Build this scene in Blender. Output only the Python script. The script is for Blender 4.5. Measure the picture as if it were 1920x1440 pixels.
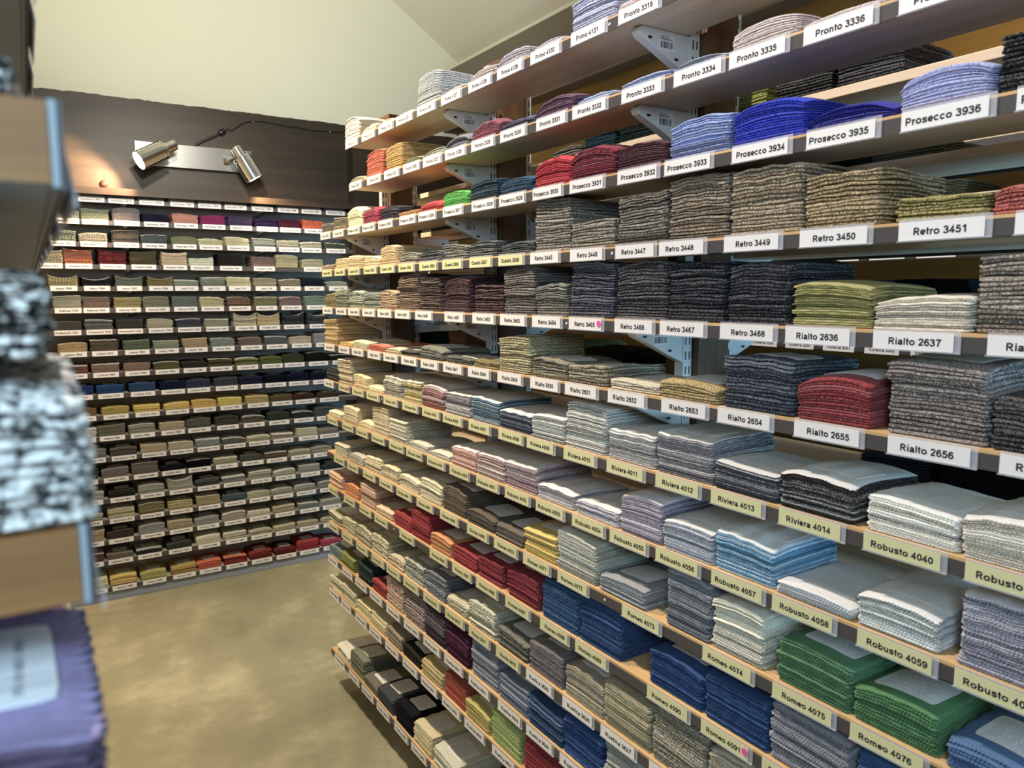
import bpy, math, random, colorsys
import numpy as np
from mathutils import Matrix, Vector

for o in list(bpy.data.objects):
    bpy.data.objects.remove(o, do_unlink=True)
SC = bpy.context.scene
COL = SC.collection
PI = math.pi

# ------------------------------------------------------------------ camera
cam_data = bpy.data.cameras.new('camera')
cam = bpy.data.objects.new('camera', cam_data)
COL.objects.link(cam)
cam_data.sensor_width = 36.0
cam_data.lens = 26.4085
cam_data.clip_start = 0.02
EYE = Vector((0.0, 0.0, 1.68))
cr = Vector((0.841020, -0.540994, -0.003408))
cu = Vector((0.067829, 0.099191, 0.992754))
cf = Vector((0.536736, 0.835157, -0.120117))
cam.matrix_world = Matrix(((cr.x, cu.x, -cf.x, EYE.x), (cr.y, cu.y, -cf.y, EYE.y), (cr.z, cu.z, -cf.z, EYE.z), (0, 0, 0, 1)))
cam_data.dof.use_dof = True
cam_data.dof.focus_distance = 1.9
cam_data.dof.aperture_fstop = 8.0
SC.camera = cam

# ------------------------------------------------------------------ world, lights, exposure
SC.view_settings.view_transform = 'Standard'
SC.view_settings.look = 'None'
SC.view_settings.exposure = 0.0
SC.view_settings.gamma = 1.0
SC.view_settings.use_curve_mapping = False
world = bpy.data.worlds.new('world')
SC.world = world
world.use_nodes = True
wb = world.node_tree.nodes['Background']
wb.inputs['Color'].default_value = (1.0, 0.93, 0.84, 1)
wb.inputs['Strength'].default_value = 0.34


def spot(name, loc, target, power, color, angle=100, blend=0.5, radius=0.03):
    d = bpy.data.lights.new(name, 'SPOT')
    d.energy = power
    d.color = color
    d.spot_size = math.radians(angle)
    d.spot_blend = blend
    d.shadow_soft_size = radius
    o = bpy.data.objects.new(name, d)
    COL.objects.link(o)
    o.location = loc
    o.rotation_euler = (Vector(target) - Vector(loc)).to_track_quat('-Z', 'Y').to_euler()
    return o


# ceiling spots over the aisle (above the frame), the window behind the camera
spot('ceiling_spot_far', (0.30, 2.75, 2.95), (1.0, 2.55, 1.15), 190, (1.0, 0.84, 0.56), 96, 0.55, 0.02)
spot('ceiling_spot_near', (0.22, 1.22, 3.35), (0.98, 0.95, 1.25), 190, (1.0, 0.91, 0.84), 105, 0.6, 0.02)
spot('ceiling_spot_back_wall', (0.55, 2.9, 3.1), (0.85, 4.6, 0.85), 190, (1.0, 0.93, 0.80), 84, 0.7, 0.05)
spot('gable_fill', (0.5, 2.4, 2.75), (1.35, 4.76, 3.9), 172, (1.0, 0.97, 0.85), 112, 1.0, 0.08)  # unseen fill, added to brighten the gable wall and ceiling


def window(name, loc, target, size, power, color):
    d = bpy.data.lights.new(name, 'AREA')
    d.shape = 'SQUARE'
    d.size = size
    d.energy = power
    d.color = color
    o = bpy.data.objects.new(name, d)
    COL.objects.link(o)
    o.location = loc
    o.rotation_euler = (Vector(target) - Vector(loc)).to_track_quat('-Z', 'Y').to_euler()


window('window_daylight', (-0.36, -0.42, 2.15), (0.05, 0.5, 1.60), 0.5, 19, (0.55, 0.79, 1.0))
window('window_daylight_far_aisle', (1.75, -0.6, 1.45), (1.3, 1.4, 1.5), 0.4, 26, (0.32, 0.69, 1.0))
spot('far_aisle_fill', (1.85, 1.2, 2.9), (2.4, 1.0, 1.9), 16, (1.0, 0.74, 0.38), 120, 0.8, 0.05)  # warm fill with no visible source, added for the upper right wall

rng = random.Random(7)


# ------------------------------------------------------------------ materials
def srgb(h):
    c = [int(h[i:i + 2], 16) / 255 for i in (0, 2, 4)]
    return tuple(v / 12.92 if v <= .04045 else ((v + .055) / 1.055) ** 2.4 for v in c)


def scale(c, k):
    return tuple(min(1.0, v * k) for v in c)


def mixc(a, b, t):
    return tuple(x * (1 - t) + y * t for x, y in zip(a, b))


class NT:
    def __init__(s, name, rough=0.6, metal=0.0):
        s.m = bpy.data.materials.new(name)
        s.m.use_nodes = True
        s.t = s.m.node_tree
        s.b = s.t.nodes['Principled BSDF']
        s.b.inputs['Roughness'].default_value = rough
        s.b.inputs['Metallic'].default_value = metal

    def n(s, kind, **kw):
        x = s.t.nodes.new(kind)
        for k, v in kw.items():
            setattr(x, k, v)
        return x

    def l(s, a, b):
        s.t.links.new(a, b)

    def val(s, node, **kw):
        for k, v in kw.items():
            node.inputs[k.replace('_', ' ')].default_value = v
        return node

    def coord(s, which='Object', sc=(1, 1, 1)):
        tc = s.n('ShaderNodeTexCoord')
        mp = s.n('ShaderNodeMapping')
        mp.inputs['Scale'].default_value = sc
        s.l(tc.outputs[which], mp.inputs['Vector'])
        return mp.outputs['Vector']

    def noise(s, vec, scale=5.0, detail=3.0, rough=0.55):
        x = s.n('ShaderNodeTexNoise')
        x.inputs['Scale'].default_value = scale
        x.inputs['Detail'].default_value = detail
        x.inputs['Roughness'].default_value = rough
        if vec is not None:
            s.l(vec, x.inputs['Vector'])
        return x.outputs['Fac']

    def ramp(s, fac, stops):
        x = s.n('ShaderNodeValToRGB')
        el = x.color_ramp.elements
        while len(el) > 1:
            el.remove(el[-1])
        el[0].position = stops[0][0]
        el[0].color = (*stops[0][1], 1)
        for p_, c in stops[1:]:
            e = el.new(p_)
            e.color = (*c, 1)
        s.l(fac, x.inputs['Fac'])
        return x.outputs['Color']

    def math(s, op, a, b=None, c=None):
        x = s.n('ShaderNodeMath', operation=op)
        for i, v in enumerate((a, b, c)):
            if v is None:
                continue
            if isinstance(v, (int, float)):
                x.inputs[i].default_value = v
            else:
                s.l(v, x.inputs[i])
        return x.outputs[0]

    def mix(s, fac, a, b):
        x = s.n('ShaderNodeMix', data_type='RGBA')
        for i, v in ((0, fac), (6, a), (7, b)):
            if isinstance(v, (int, float)):
                x.inputs[i].default_value = v
            elif isinstance(v, tuple):
                x.inputs[i].default_value = (*v, 1)
            else:
                s.l(v, x.inputs[i])
        return x.outputs[2]

    def base(s, v):
        if isinstance(v, tuple):
            s.b.inputs['Base Color'].default_value = (*v, 1)
        else:
            s.l(v, s.b.inputs['Base Color'])

    def bump(s, h, strength=0.3, dist=0.002):
        x = s.n('ShaderNodeBump')
        x.inputs['Strength'].default_value = strength
        x.inputs['Distance'].default_value = dist
        s.l(h, x.inputs['Height'])
        s.l(x.outputs['Normal'], s.b.inputs['Normal'])


MATS = {}


def plain(name, col, rough=0.6, metal=0.0, spec=None):
    if name in MATS:
        return MATS[name]
    t = NT(name, rough, metal)
    t.base(col)
    if spec is not None:
        t.b.inputs['Specular IOR Level'].default_value = spec
    MATS[name] = t.m
    return t.m


def emissive(name, col, strength):
    t = NT(name)
    t.base((0.9, 0.9, 0.9))
    t.b.inputs['Emission Color'].default_value = (*col, 1)
    t.b.inputs['Emission Strength'].default_value = strength
    return t.m


def fabric(col, style, pale=True):
    """felt / velvet / tweed / two-tone weave cloth, tinted per layer by the mesh's own attribute"""
    key = (col, style, pale)
    if key in MATS:
        return MATS[key]
    c = srgb(col)
    g_ = 0.3 * c[0] + 0.6 * c[1] + 0.1 * c[2]
    c = mixc(c, (g_, g_, g_), {'f': 0.34, 'r': 0.26}.get(style, 0.20))
    if style == 'k':
        c = scale(c, 1.15)
    t = NT('fabric_' + col, 0.95)
    t.b.inputs['Specular IOR Level'].default_value = 0.12
    at = t.n('ShaderNodeAttribute', attribute_name='layer_tint')
    tint = at.outputs['Fac']
    vec = t.coord('Object')
    if style == 'k':
        nz = t.noise(vec, 430, 2.0, 0.7)
        lo, hi = scale(c, 0.42), mixc(scale(c, min(1.75, 0.78 / max(c))), (0.8, 0.78, 0.74), 0.12)
        f = t.math('ADD', nz, t.math('MULTIPLY', t.math('SUBTRACT', tint, 0.5), 0.16))
        t.base(t.ramp(f, [(0.40, lo), (0.50, c), (0.60, hi)]))
        t.bump(nz, 0.7, 0.004)
    elif style == 'b':
        nz = t.noise(vec, 170, 2.0, 0.7)
        t.base(t.ramp(nz, [(0.42, scale(c, 0.10)), (0.50, c), (0.58, (0.78, 0.76, 0.72))]))
        t.bump(nz, 0.8, 0.004)
    elif style == 'r':
        nz = t.noise(vec, 420, 1.0, 0.6)
        f = t.math('ADD', t.math('MULTIPLY', tint, 0.85), t.math('MULTIPLY', t.math('SUBTRACT', nz, 0.5), 1.1))
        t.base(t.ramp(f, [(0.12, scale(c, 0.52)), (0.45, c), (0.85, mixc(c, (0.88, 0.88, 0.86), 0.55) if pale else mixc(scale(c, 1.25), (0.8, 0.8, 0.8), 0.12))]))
        t.bump(nz, 0.35, 0.002)
    elif style == 'v':
        nz = t.noise(vec, 300, 2.0, 0.7)
        f = t.math('ADD', t.math('MULTIPLY', tint, 0.35), t.math('MULTIPLY', nz, 0.8))
        t.base(t.ramp(f, [(0.30, scale(c, 0.62)), (0.56, c), (0.80, mixc(scale(c, 1.25), (0.8, 0.8, 0.8), 0.10))]))
        t.b.inputs['Sheen Weight'].default_value = 0.12
        t.bump(nz, 0.6, 0.003)
    else:
        nz = t.noise(vec, 180, 3.0, 0.6)
        f = t.math('ADD', t.math('MULTIPLY', tint, 0.4), t.math('MULTIPLY', nz, 0.6))
        t.base(t.ramp(f, [(0.25, scale(c, 0.80)), (0.75, scale(c, 1.12))]))
        t.bump(nz, 0.25, 0.0015)
    MATS[key] = t.m
    return t.m


def sticker_mat(name='paper_sticker', base=(0.74, 0.73, 0.71), nlines=12, ink_k=0.6):
    if name in MATS:
        return MATS[name]
    t = NT(name, 0.55)
    g = t.n('ShaderNodeTexCoord').outputs['Generated']
    sep = t.n('ShaderNodeSeparateXYZ')
    t.l(g, sep.inputs[0])
    x, y = sep.outputs[0], sep.outputs[1]
    yl = t.math('MULTIPLY', y, nlines)
    stripe = t.math('LESS_THAN', t.math('FRACT', yl), 0.30)
    row = t.math('FLOOR', yl)
    cv = t.n('ShaderNodeCombineXYZ')
    t.l(t.math('MULTIPLY', x, 30.0), cv.inputs[0])
    t.l(t.math('MULTIPLY', row, 7.3), cv.inputs[1])
    nz = t.noise(cv.outputs[0], 1.0, 1.0)
    dash = t.math('GREATER_THAN', nz, 0.44)
    cv2 = t.n('ShaderNodeCombineXYZ')
    t.l(t.math('MULTIPLY', row, 3.7), cv2.inputs[0])
    wlim = t.math('ADD', t.math('MULTIPLY', t.noise(cv2.outputs[0], 1.0, 0.0), 0.55), 0.48)
    inx = t.math('MULTIPLY', t.math('GREATER_THAN', x, 0.09), t.math('LESS_THAN', x, wlim))
    iny = t.math('MULTIPLY', t.math('GREATER_THAN', y, 0.10), t.math('LESS_THAN', y, 0.90))
    ink = t.math('MULTIPLY', t.math('MULTIPLY', stripe, dash), t.math('MULTIPLY', inx, iny))
    t.base(t.mix(t.math('MULTIPLY', ink, ink_k), base, (0.12, 0.12, 0.14)))
    MATS[name] = t.m
    return t.m


def wood(name, c1, c2, axis='y', rough=0.5, sc=1.0):
    if name in MATS:
        return MATS[name]
    t = NT(name, rough)
    s = {'y': (28, 1.4, 28), 'x': (1.4, 28, 28), 'z': (28, 28, 1.4)}[axis]
    vec = t.coord('Object', tuple(v * sc for v in s))
    a = t.noise(vec, 1.0, 5.0, 0.6)
    b = t.noise(vec, 5.0, 3.0, 0.6)
    f = t.math('ADD', t.math('MULTIPLY', a, 0.7), t.math('MULTIPLY', b, 0.3))
    t.base(t.ramp(f, [(0.34, c1), (0.64, c2)]))
    t.bump(b, 0.15, 0.001)
    MATS[name] = t.m
    return t.m


M_OAK = wood('oak_bounce_pale', srgb('d6bfa4'), srgb('ecdac2'), 'y', 0.45)  # pale oak, floor bounce light put into the colour
M_EDGE = wood('oak_edge', srgb('b98f5c'), srgb('dcb887'), 'y', 0.45)
M_STRIP = plain('charcoal_strip', srgb('4a4648'), 0.45)
M_WHITE_STEEL = plain('white_steel', srgb('d9d6d4'), 0.35)
M_HOLDER = None
M_CARD_W = plain('white_card', srgb('e9e5e4'), 0.5)
M_CARD_Y = plain('yellow_card', srgb('d8d5a6'), 0.5)
M_INK = plain('black_ink', srgb('2c282e'), 0.5)
M_PINK = plain('pink_sticker', srgb('f050b0'), 0.5)
M_BLACK = plain('black_plastic', srgb('1c1b1d'), 0.4)
M_CHROME = plain('chrome', (0.84, 0.85, 0.87), 0.10, 1.0)
M_PLATE = plain('brushed_steel', (0.78, 0.78, 0.77), 0.22, 1.0)


def holder_mat():
    t = NT('clear_plastic', 0.12)
    t.b.inputs['Base Color'].default_value = (0.80, 0.80, 0.86, 1)
    tr = t.n('ShaderNodeBsdfTransparent')
    mx = t.n('ShaderNodeMixShader')
    mx.inputs[0].default_value = 0.26
    t.l(tr.outputs[0], mx.inputs[1])
    t.l(t.b.outputs[0], mx.inputs[2])
    t.l(mx.outputs[0], t.t.nodes['Material Output'].inputs['Surface'])
    return t.m


M_HOLDER = holder_mat()


# ------------------------------------------------------------------ mesh helpers
def obj(name, me, mats, parent=None, loc=None, rz=0.0):
    o = bpy.data.objects.new(name, me)
    COL.objects.link(o)
    for m in (mats if isinstance(mats, (list, tuple)) else [mats]):
        me.materials.append(m)
    if loc is not None:
        o.location = loc
    if rz:
        o.rotation_euler = (0, 0, rz)
    if parent is not None:
        o.parent = parent
    return o


def tag(o, label, cat, group=None):
    o['label'] = label
    o['category'] = cat
    if group:
        o['group'] = group
    return o


def structure(o):
    o['kind'] = 'structure'
    return o


def empty(name, loc, rz=0.0):
    o = bpy.data.objects.new(name, None)
    o.empty_display_size = 0.05
    COL.objects.link(o)
    o.location = loc
    o.rotation_euler = (0, 0, rz)
    return o


def mesh(name, v, f, smooth=False, matidx=None):
    me = bpy.data.meshes.new(name)
    me.from_pydata([tuple(a) for a in v], [], f)
    if smooth:
        me.polygons.foreach_set('use_smooth', [True] * len(me.polygons))
    if matidx is not None:
        me.polygons.foreach_set('material_index', matidx)
    me.update()
    return me


def box_vf(x0, x1, y0, y1, z0, z1, off=0):
    v = [(x0, y0, z0), (x1, y0, z0), (x1, y1, z0), (x0, y1, z0), (x0, y0, z1), (x1, y0, z1), (x1, y1, z1), (x0, y1, z1)]
    f = [(0, 3, 2, 1), (4, 5, 6, 7), (0, 1, 5, 4), (1, 2, 6, 5), (2, 3, 7, 6), (3, 0, 4, 7)]
    return v, [tuple(i + off for i in q) for q in f]


def box(name, x0, x1, y0, y1, z0, z1, mats, parent=None, loc=None, rz=0.0, bevel=0.0):
    v, f = box_vf(x0, x1, y0, y1, z0, z1)
    o = obj(name, mesh(name, v, f), mats, parent, loc, rz)
    if bevel:
        b = o.modifiers.new('bevel', 'BEVEL')
        b.width = bevel
        b.segments = 2
        b.limit_method = 'ANGLE'
    return o


def prism(name, poly, t0, t1, mats, parent=None, loc=None, rz=0.0, plane='xz', bevel=0.0):
    """extrude a polygon: plane xz -> along y"""
    n = len(poly)
    v = []
    for t in (t0, t1):
        for a, b in poly:
            v.append((a, t, b) if plane == 'xz' else (a, b, t) if plane == 'xy' else (t, a, b))
    f = [tuple(range(n)), tuple(range(2 * n - 1, n - 1, -1))]
    for i in range(n):
        j = (i + 1) % n
        f.append((i, i + n, j + n, j))
    o = obj(name, mesh(name, v, f), mats, parent, loc, rz)
    bm_fix(o.data)
    if bevel:
        b = o.modifiers.new('bevel', 'BEVEL')
        b.width = bevel
        b.segments = 2
        b.limit_method = 'ANGLE'
    return o


def bm_fix(me):
    import bmesh
    bm = bmesh.new()
    bm.from_mesh(me)
    bmesh.ops.recalc_face_normals(bm, faces=bm.faces)
    bm.to_mesh(me)
    bm.free()


def tube(name, pts, r, mats, parent=None, n=10):
    cu_ = bpy.data.curves.new(name, 'CURVE')
    cu_.dimensions = '3D'
    cu_.bevel_depth = r
    cu_.bevel_resolution = 3
    cu_.use_fill_caps = True
    s = cu_.splines.new('BEZIER')
    s.bezier_points.add(len(pts) - 1)
    for b, p_ in zip(s.bezier_points, pts):
        b.co = p_
        b.handle_left_type = b.handle_right_type = 'AUTO'
    tmp = bpy.data.objects.new('tmp', cu_)
    COL.objects.link(tmp)
    dg = bpy.context.evaluated_depsgraph_get()
    me = bpy.data.meshes.new_from_object(tmp.evaluated_get(dg))
    bpy.data.objects.remove(tmp)
    bpy.data.curves.remove(cu_)
    me.materials.clear()
    return obj(name, me, mats, parent)


def lathe_vf(prof, n=32):
    """profile of (radius, height) revolved about Z; closed at the ends"""
    v, f = [], []
    for r_, h_ in prof:
        for i in range(n):
            a = 2 * PI * i / n
            v.append((r_ * math.cos(a), r_ * math.sin(a), h_))
    for k in range(len(prof) - 1):
        for i in range(n):
            j = (i + 1) % n
            f.append((k * n + i, k * n + j, (k + 1) * n + j, (k + 1) * n + i))
    f.append(tuple(range(n - 1, -1, -1)))
    f.append(tuple((len(prof) - 1) * n + i for i in range(n)))
    return v, f


def lathe(name, prof, mats, parent=None, mat=None, n=32):
    v, f = lathe_vf(prof, n)
    if mat is not None:
        v = [tuple(mat @ Vector(a)) for a in v]
    me = mesh(name, v, f)
    me.polygons.foreach_set('use_smooth', [len(p_.vertices) == 4 for p_ in me.polygons])
    sharp = set()
    for k in range(1, len(prof) - 1):
        a = math.atan2(prof[k][1] - prof[k - 1][1], prof[k][0] - prof[k - 1][0])
        b = math.atan2(prof[k + 1][1] - prof[k][1], prof[k + 1][0] - prof[k][0])
        if abs((b - a + PI) % (2 * PI) - PI) > 0.5:
            sharp.add(k)
    for e in me.edges:
        i, j = e.vertices
        if i // n == j // n and i // n in sharp:
            e.use_edge_sharp = True
    return obj(name, me, mats, parent)


# ------------------------------------------------------------------ lettering: a bold grotesque drawn from centre lines
_font = {}


def _arc(cx, cy, rx, ry, a0, a1, n=14):
    return [(cx + rx * math.cos(math.radians(a0 + (a1 - a0) * i / n)), cy + ry * math.sin(math.radians(a0 + (a1 - a0) * i / n))) for i in range(n + 1)]


def _ell(cx, cy, rx, ry):
    return _arc(cx, cy, rx, ry, 0, 360, 22)


def _cr(p, n=4):
    q = [p[0]] + list(p) + [p[-1]]
    out = []
    for i in range(1, len(q) - 2):
        a, b, c, d = q[i - 1:i + 3]
        for k in range(n):
            t = k / n
            out.append(tuple(0.5 * (2 * b[j] + (c[j] - a[j]) * t + (2 * a[j] - 5 * b[j] + 4 * c[j] - d[j]) * t * t + (3 * b[j] - a[j] - 3 * c[j] + d[j]) * t ** 3) for j in (0, 1)))
    return out + [p[-1]]


_S = [(.47, .37), (.40, .44), (.28, .455), (.14, .42), (.11, .36), (.17, .30), (.28, .265), (.40, .23), (.455, .16), (.41, .09), (.28, .062), (.14, .08), (.075, .15)]
GLYPH = {
    'o': (.611, [_ell(.305, .26, .22, .195)]), 'n': (.611, [[(.14, 0), (.14, .519)], _arc(.305, .285, .165, .165, 180, 0) + [(.47, 0)]]),
    'm': (.889, [[(.135, 0), (.135, .519)], _arc(.29, .29, .155, .16, 180, 0) + [(.445, 0)], _arc(.60, .29, .155, .16, 180, 0) + [(.755, 0)]]),
    'r': (.389, [[(.135, 0), (.135, .519)], _arc(.31, .275, .175, .17, 180, 75)]), 'i': (.278, [[(.139, 0), (.139, .519)], [(.139, .59), (.139, .716)]]),
    'l': (.278, [[(.139, 0), (.139, .716)]]), 't': (.333, [[(.15, .68), (.15, .18)] + _arc(.245, .165, .095, .10, 180, 285, 6), [(.02, .455), (.31, .455)]]),
    's': (.556, [_cr(_S)]), 'e': (.556, [[(.09, .25), (.475, .25)], _arc(.28, .26, .2, .197, -3, 318, 20)]), 'c': (.556, [_arc(.29, .26, .205, .197, 42, 318, 18)]),
    'a': (.556, [_cr([(.10, .36), (.16, .43), (.28, .455), (.40, .42), (.43, .34)]) + [(.43, .12), (.475, 0)], _cr([(.43, .275), (.28, .25), (.13, .21), (.09, .14), (.14, .075), (.25, .06), (.37, .10), (.43, .18)])]),
    'b': (.611, [[(.14, 0), (.14, .716)], _ell(.325, .26, .19, .195)]), 'd': (.611, [[(.47, 0), (.47, .716)], _ell(.285, .26, .19, .195)]),
    'p': (.611, [[(.14, -.2), (.14, .519)], _ell(.325, .26, .19, .195)]), 'q': (.611, [[(.47, -.2), (.47, .519)], _ell(.285, .26, .19, .195)]),
    'u': (.611, [[(.14, .519), (.14, .24)] + _arc(.305, .235, .165, .17, 180, 360), [(.47, .519), (.47, 0)]]), 'v': (.556, [[(.07, .519), (.278, .03), (.487, .519)]]),
    'w': (.778, [[(.06, .519), (.21, .03), (.389, .49), (.567, .03), (.718, .519)]]), 'y': (.556, [[(.07, .519), (.285, .03)], [(.49, .519), (.25, -.09), (.18, -.14), (.07, -.135)]]),
    'g': (.611, [_ell(.285, .27, .19, .185), [(.47, .519)] + _cr([(.47, -.04), (.43, -.12), (.30, -.145), (.16, -.13), (.10, -.07)])]),
    'h': (.611, [[(.14, 0), (.14, .716)], _arc(.305, .285, .165, .165, 180, 0) + [(.47, 0)]]), 'f': (.333, [[(.16, 0)] + _cr([(.16, .54), (.19, .625), (.27, .65), (.34, .645)]), [(.02, .455), (.31, .455)]]),
    'k': (.556, [[(.14, 0), (.14, .716)], [(.15, .20), (.46, .519)], [(.25, .32), (.49, 0)]]), 'x': (.556, [[(.06, 0), (.49, .519)], [(.06, .519), (.49, 0)]]), 'z': (.5, [[(.05, .455), (.40, .455), (.09, .065), (.46, .065)]]),
    'P': (.667, [[(.15, 0), (.15, .716)], [(.15, .647), (.38, .647)] + _arc(.38, .475, .18, .172, 90, -90) + [(.15, .303)]]),
    'R': (.722, [[(.15, 0), (.15, .716)], [(.15, .647), (.41, .647)] + _arc(.41, .497, .165, .15, 90, -90) + [(.15, .347)], [(.36, .34), (.62, 0)]]),
    'Q': (.778, [_ell(.39, .358, .30, .295), [(.45, .2), (.70, -.02)]]), 'O': (.778, [_ell(.39, .358, .30, .295)]), 'H': (.722, [[(.15, 0), (.15, .716)], [(.57, 0), (.57, .716)], [(.15, .38), (.57, .38)]]),
    'I': (.278, [[(.14, 0), (.14, .716)]]), 'J': (.556, [[(.42, .716), (.42, .22)] + _arc(.25, .22, .17, .155, 0, -165)]), 'K': (.722, [[(.15, 0), (.15, .716)], [(.16, .24), (.61, .716)], [(.31, .42), (.66, 0)]]),
    'L': (.611, [[(.15, .716), (.15, .066), (.57, .066)]]), 'M': (.833, [[(.14, 0), (.14, .66), (.416, .06), (.692, .66), (.692, 0)]]), 'N': (.722, [[(.15, 0), (.15, .64), (.57, .08), (.57, .716)]]),
    'S': (.667, [_cr([(x * 1.18, .03 + y * 1.36) for x, y in _S])]), 'V': (.667, [[(.05, .716), (.333, .03), (.617, .716)]]),
    '0': (.556, [_ell(.278, .358, .185, .29)]), '1': (.556, [[(.34, 0), (.34, .716)], _cr([(.10, .50), (.24, .57), (.33, .69)])]),
    '2': (.556, [_cr([(.08, .50), (.13, .61), (.27, .65), (.41, .61), (.45, .51), (.40, .39), (.25, .24), (.11, .08)]), [(.05, .066), (.49, .066)]]),
    '3': (.556, [_cr([(.08, .54), (.14, .62), (.26, .65), (.39, .61), (.43, .52), (.37, .42), (.22, .385)]), _cr([(.22, .385), (.39, .35), (.455, .22), (.40, .10), (.26, .06), (.13, .09), (.07, .19)])]),
    '4': (.556, [[(.36, 0), (.36, .66), (.08, .215), (.52, .215)]]), '5': (.556, [[(.47, .65), (.175, .65), (.125, .36)], _cr([(.10, .335), (.2, .41), (.30, .425), (.42, .37), (.46, .24), (.41, .11), (.27, .06), (.14, .09), (.07, .19)])]),
    '6': (.556, [_cr([(.45, .54), (.39, .63), (.28, .65), (.15, .58), (.09, .40), (.092, .26)]), _ell(.28, .24, .185, .18)]), '7': (.556, [[(.06, .65), (.46, .65), (.32, .42), (.23, 0)]]),
    '8': (.556, [_ell(.278, .515, .165, .137), _ell(.278, .225, .19, .165)]), '9': (.556, [_ell(.276, .478, .185, .175), _cr([(.464, .45), (.464, .33), (.40, .14), (.27, .065), (.15, .085), (.09, .17)])]),
}


def make_texts(strings, size=0.0134, hw=0.077):
    """(vertices, faces) for each string: flat lettering in the XZ plane, centred on x, baseline z=0, facing -Y"""
    for s in strings:
        v, f = [], []
        x = 0.0
        for ch in s:
            if ch == ' ':
                x += 0.30
                continue
            adv, strokes = GLYPH[ch]
            for st in strokes:
                p_ = [st[0]]
                for q in st[1:]:
                    if abs(q[0] - p_[-1][0]) + abs(q[1] - p_[-1][1]) > 1e-4:
                        p_.append(q)
                closed = len(p_) > 6 and math.hypot(p_[0][0] - p_[-1][0], p_[0][1] - p_[-1][1]) < 1e-3
                n = len(p_)
                base = len(v)
                for i in range(n):
                    a = p_[i - 1] if i else (p_[-2] if closed else None)
                    c = p_[i + 1] if i < n - 1 else (p_[1] if closed else None)
                    b = p_[i]
                    d1 = d2 = None
                    if a:
                        L = math.hypot(b[0] - a[0], b[1] - a[1])
                        d1 = ((b[0] - a[0]) / L, (b[1] - a[1]) / L)
                    if c:
                        L = math.hypot(c[0] - b[0], c[1] - b[1])
                        d2 = ((c[0] - b[0]) / L, (c[1] - b[1]) / L)
                    d1, d2 = d1 or d2, d2 or d1
                    nx, ny = -(d1[1] + d2[1]), d1[0] + d2[0]
                    L = math.hypot(nx, ny) or 1
                    nx, ny = nx / L, ny / L
                    k = hw / max(0.45, nx * -d1[1] + ny * d1[0])
                    for sg in (1, -1):
                        v.append(((x + b[0] + nx * k * sg) * size, 0.0, (b[1] + ny * k * sg) * size))
                for i in range(n - 1):
                    q = base + 2 * i
                    f.append((q, q + 1, q + 3, q + 2))
            x += adv * 1.02
        w = x * size / 2
        _font[s] = ([(a - w, b, c) for a, b, c in v], f)


# ------------------------------------------------------------------ colour and ordinal words
NAMES = [('cream', 'e8dcb4'), ('ivory', 'efe8d6'), ('beige', 'cdb892'), ('sand brown', 'b39a72'), ('khaki', '9a9060'), ('mustard', 'b8963c'), ('golden yellow', 'dca024'), ('bright yellow', 'e6c41e'),
         ('orange', 'e0862e'), ('burnt orange', 'c25a24'), ('coral', 'd06650'), ('salmon pink', 'd08c78'), ('pale pink', 'cdbcb8'), ('dusty rose', 'a8808a'), ('scarlet red', 'c0142e'), ('deep red', '98262e'),
         ('burgundy', '6a1a2c'), ('dark wine', '48202c'), ('magenta', 'a01468'), ('plum', '6a4460'), ('violet', '50406c'), ('indigo', '2c2450'), ('navy blue', '1e2444'), ('royal blue', '1430c0'), ('ultramarine', '20209a'),
         ('denim blue', '2c5088'), ('mid blue', '4a74a8'), ('sky blue', '6fb0d8'), ('periwinkle blue', '94a4d8'), ('steel blue', '6880a0'), ('slate grey', '606a78'), ('petrol blue', '0c4058'), ('teal', '305c64'),
         ('sea green', '6e8888'), ('lime green', '40ae30'), ('leaf green', '4b8a50'), ('pear green', 'a8bc50'), ('olive green', '74783a'), ('sage green', '8c9880'), ('bottle green', '28403c'), ('moss brown', '5c5838'),
         ('charcoal', '34343a'), ('black', '181820'), ('mid grey', '7c7c7c'), ('silver grey', 'aeaeac'), ('pale grey', 'c8cacc'), ('warm grey', '8a8278'), ('taupe', '74665a'), ('dark brown', '4a3c34'), ('chocolate brown', '5a3c2c'),
         ('rust brown', 'b0643c'), ('stone', 'b8b49a'), ('lilac grey', 'b0a6b8')]
_NAMELAB = None


def _lab(h):
    r, g, b = srgb(h)
    x, y, z = 0.4124 * r + 0.3576 * g + 0.1805 * b, 0.2126 * r + 0.7152 * g + 0.0722 * b, 0.0193 * r + 0.1192 * g + 0.9505 * b
    fn = lambda t: t ** (1 / 3) if t > 0.008856 else 7.787 * t + 16 / 116
    X, Y, Z = fn(x / 0.9505), fn(y), fn(z / 1.089)
    return 116 * Y - 16, 500 * (X - Y), 200 * (Y - Z)


def colour_name(h):
    global _NAMELAB
    if _NAMELAB is None:
        _NAMELAB = [(n, _lab(c)) for n, c in NAMES]
    L = _lab(h)
    return min(_NAMELAB, key=lambda q: sum((a - b) ** 2 for a, b in zip(L, q[1])))[0]


ORD = 'first second third fourth fifth sixth seventh eighth ninth tenth eleventh twelfth thirteenth fourteenth fifteenth sixteenth seventeenth eighteenth nineteenth twentieth'.split()


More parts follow.
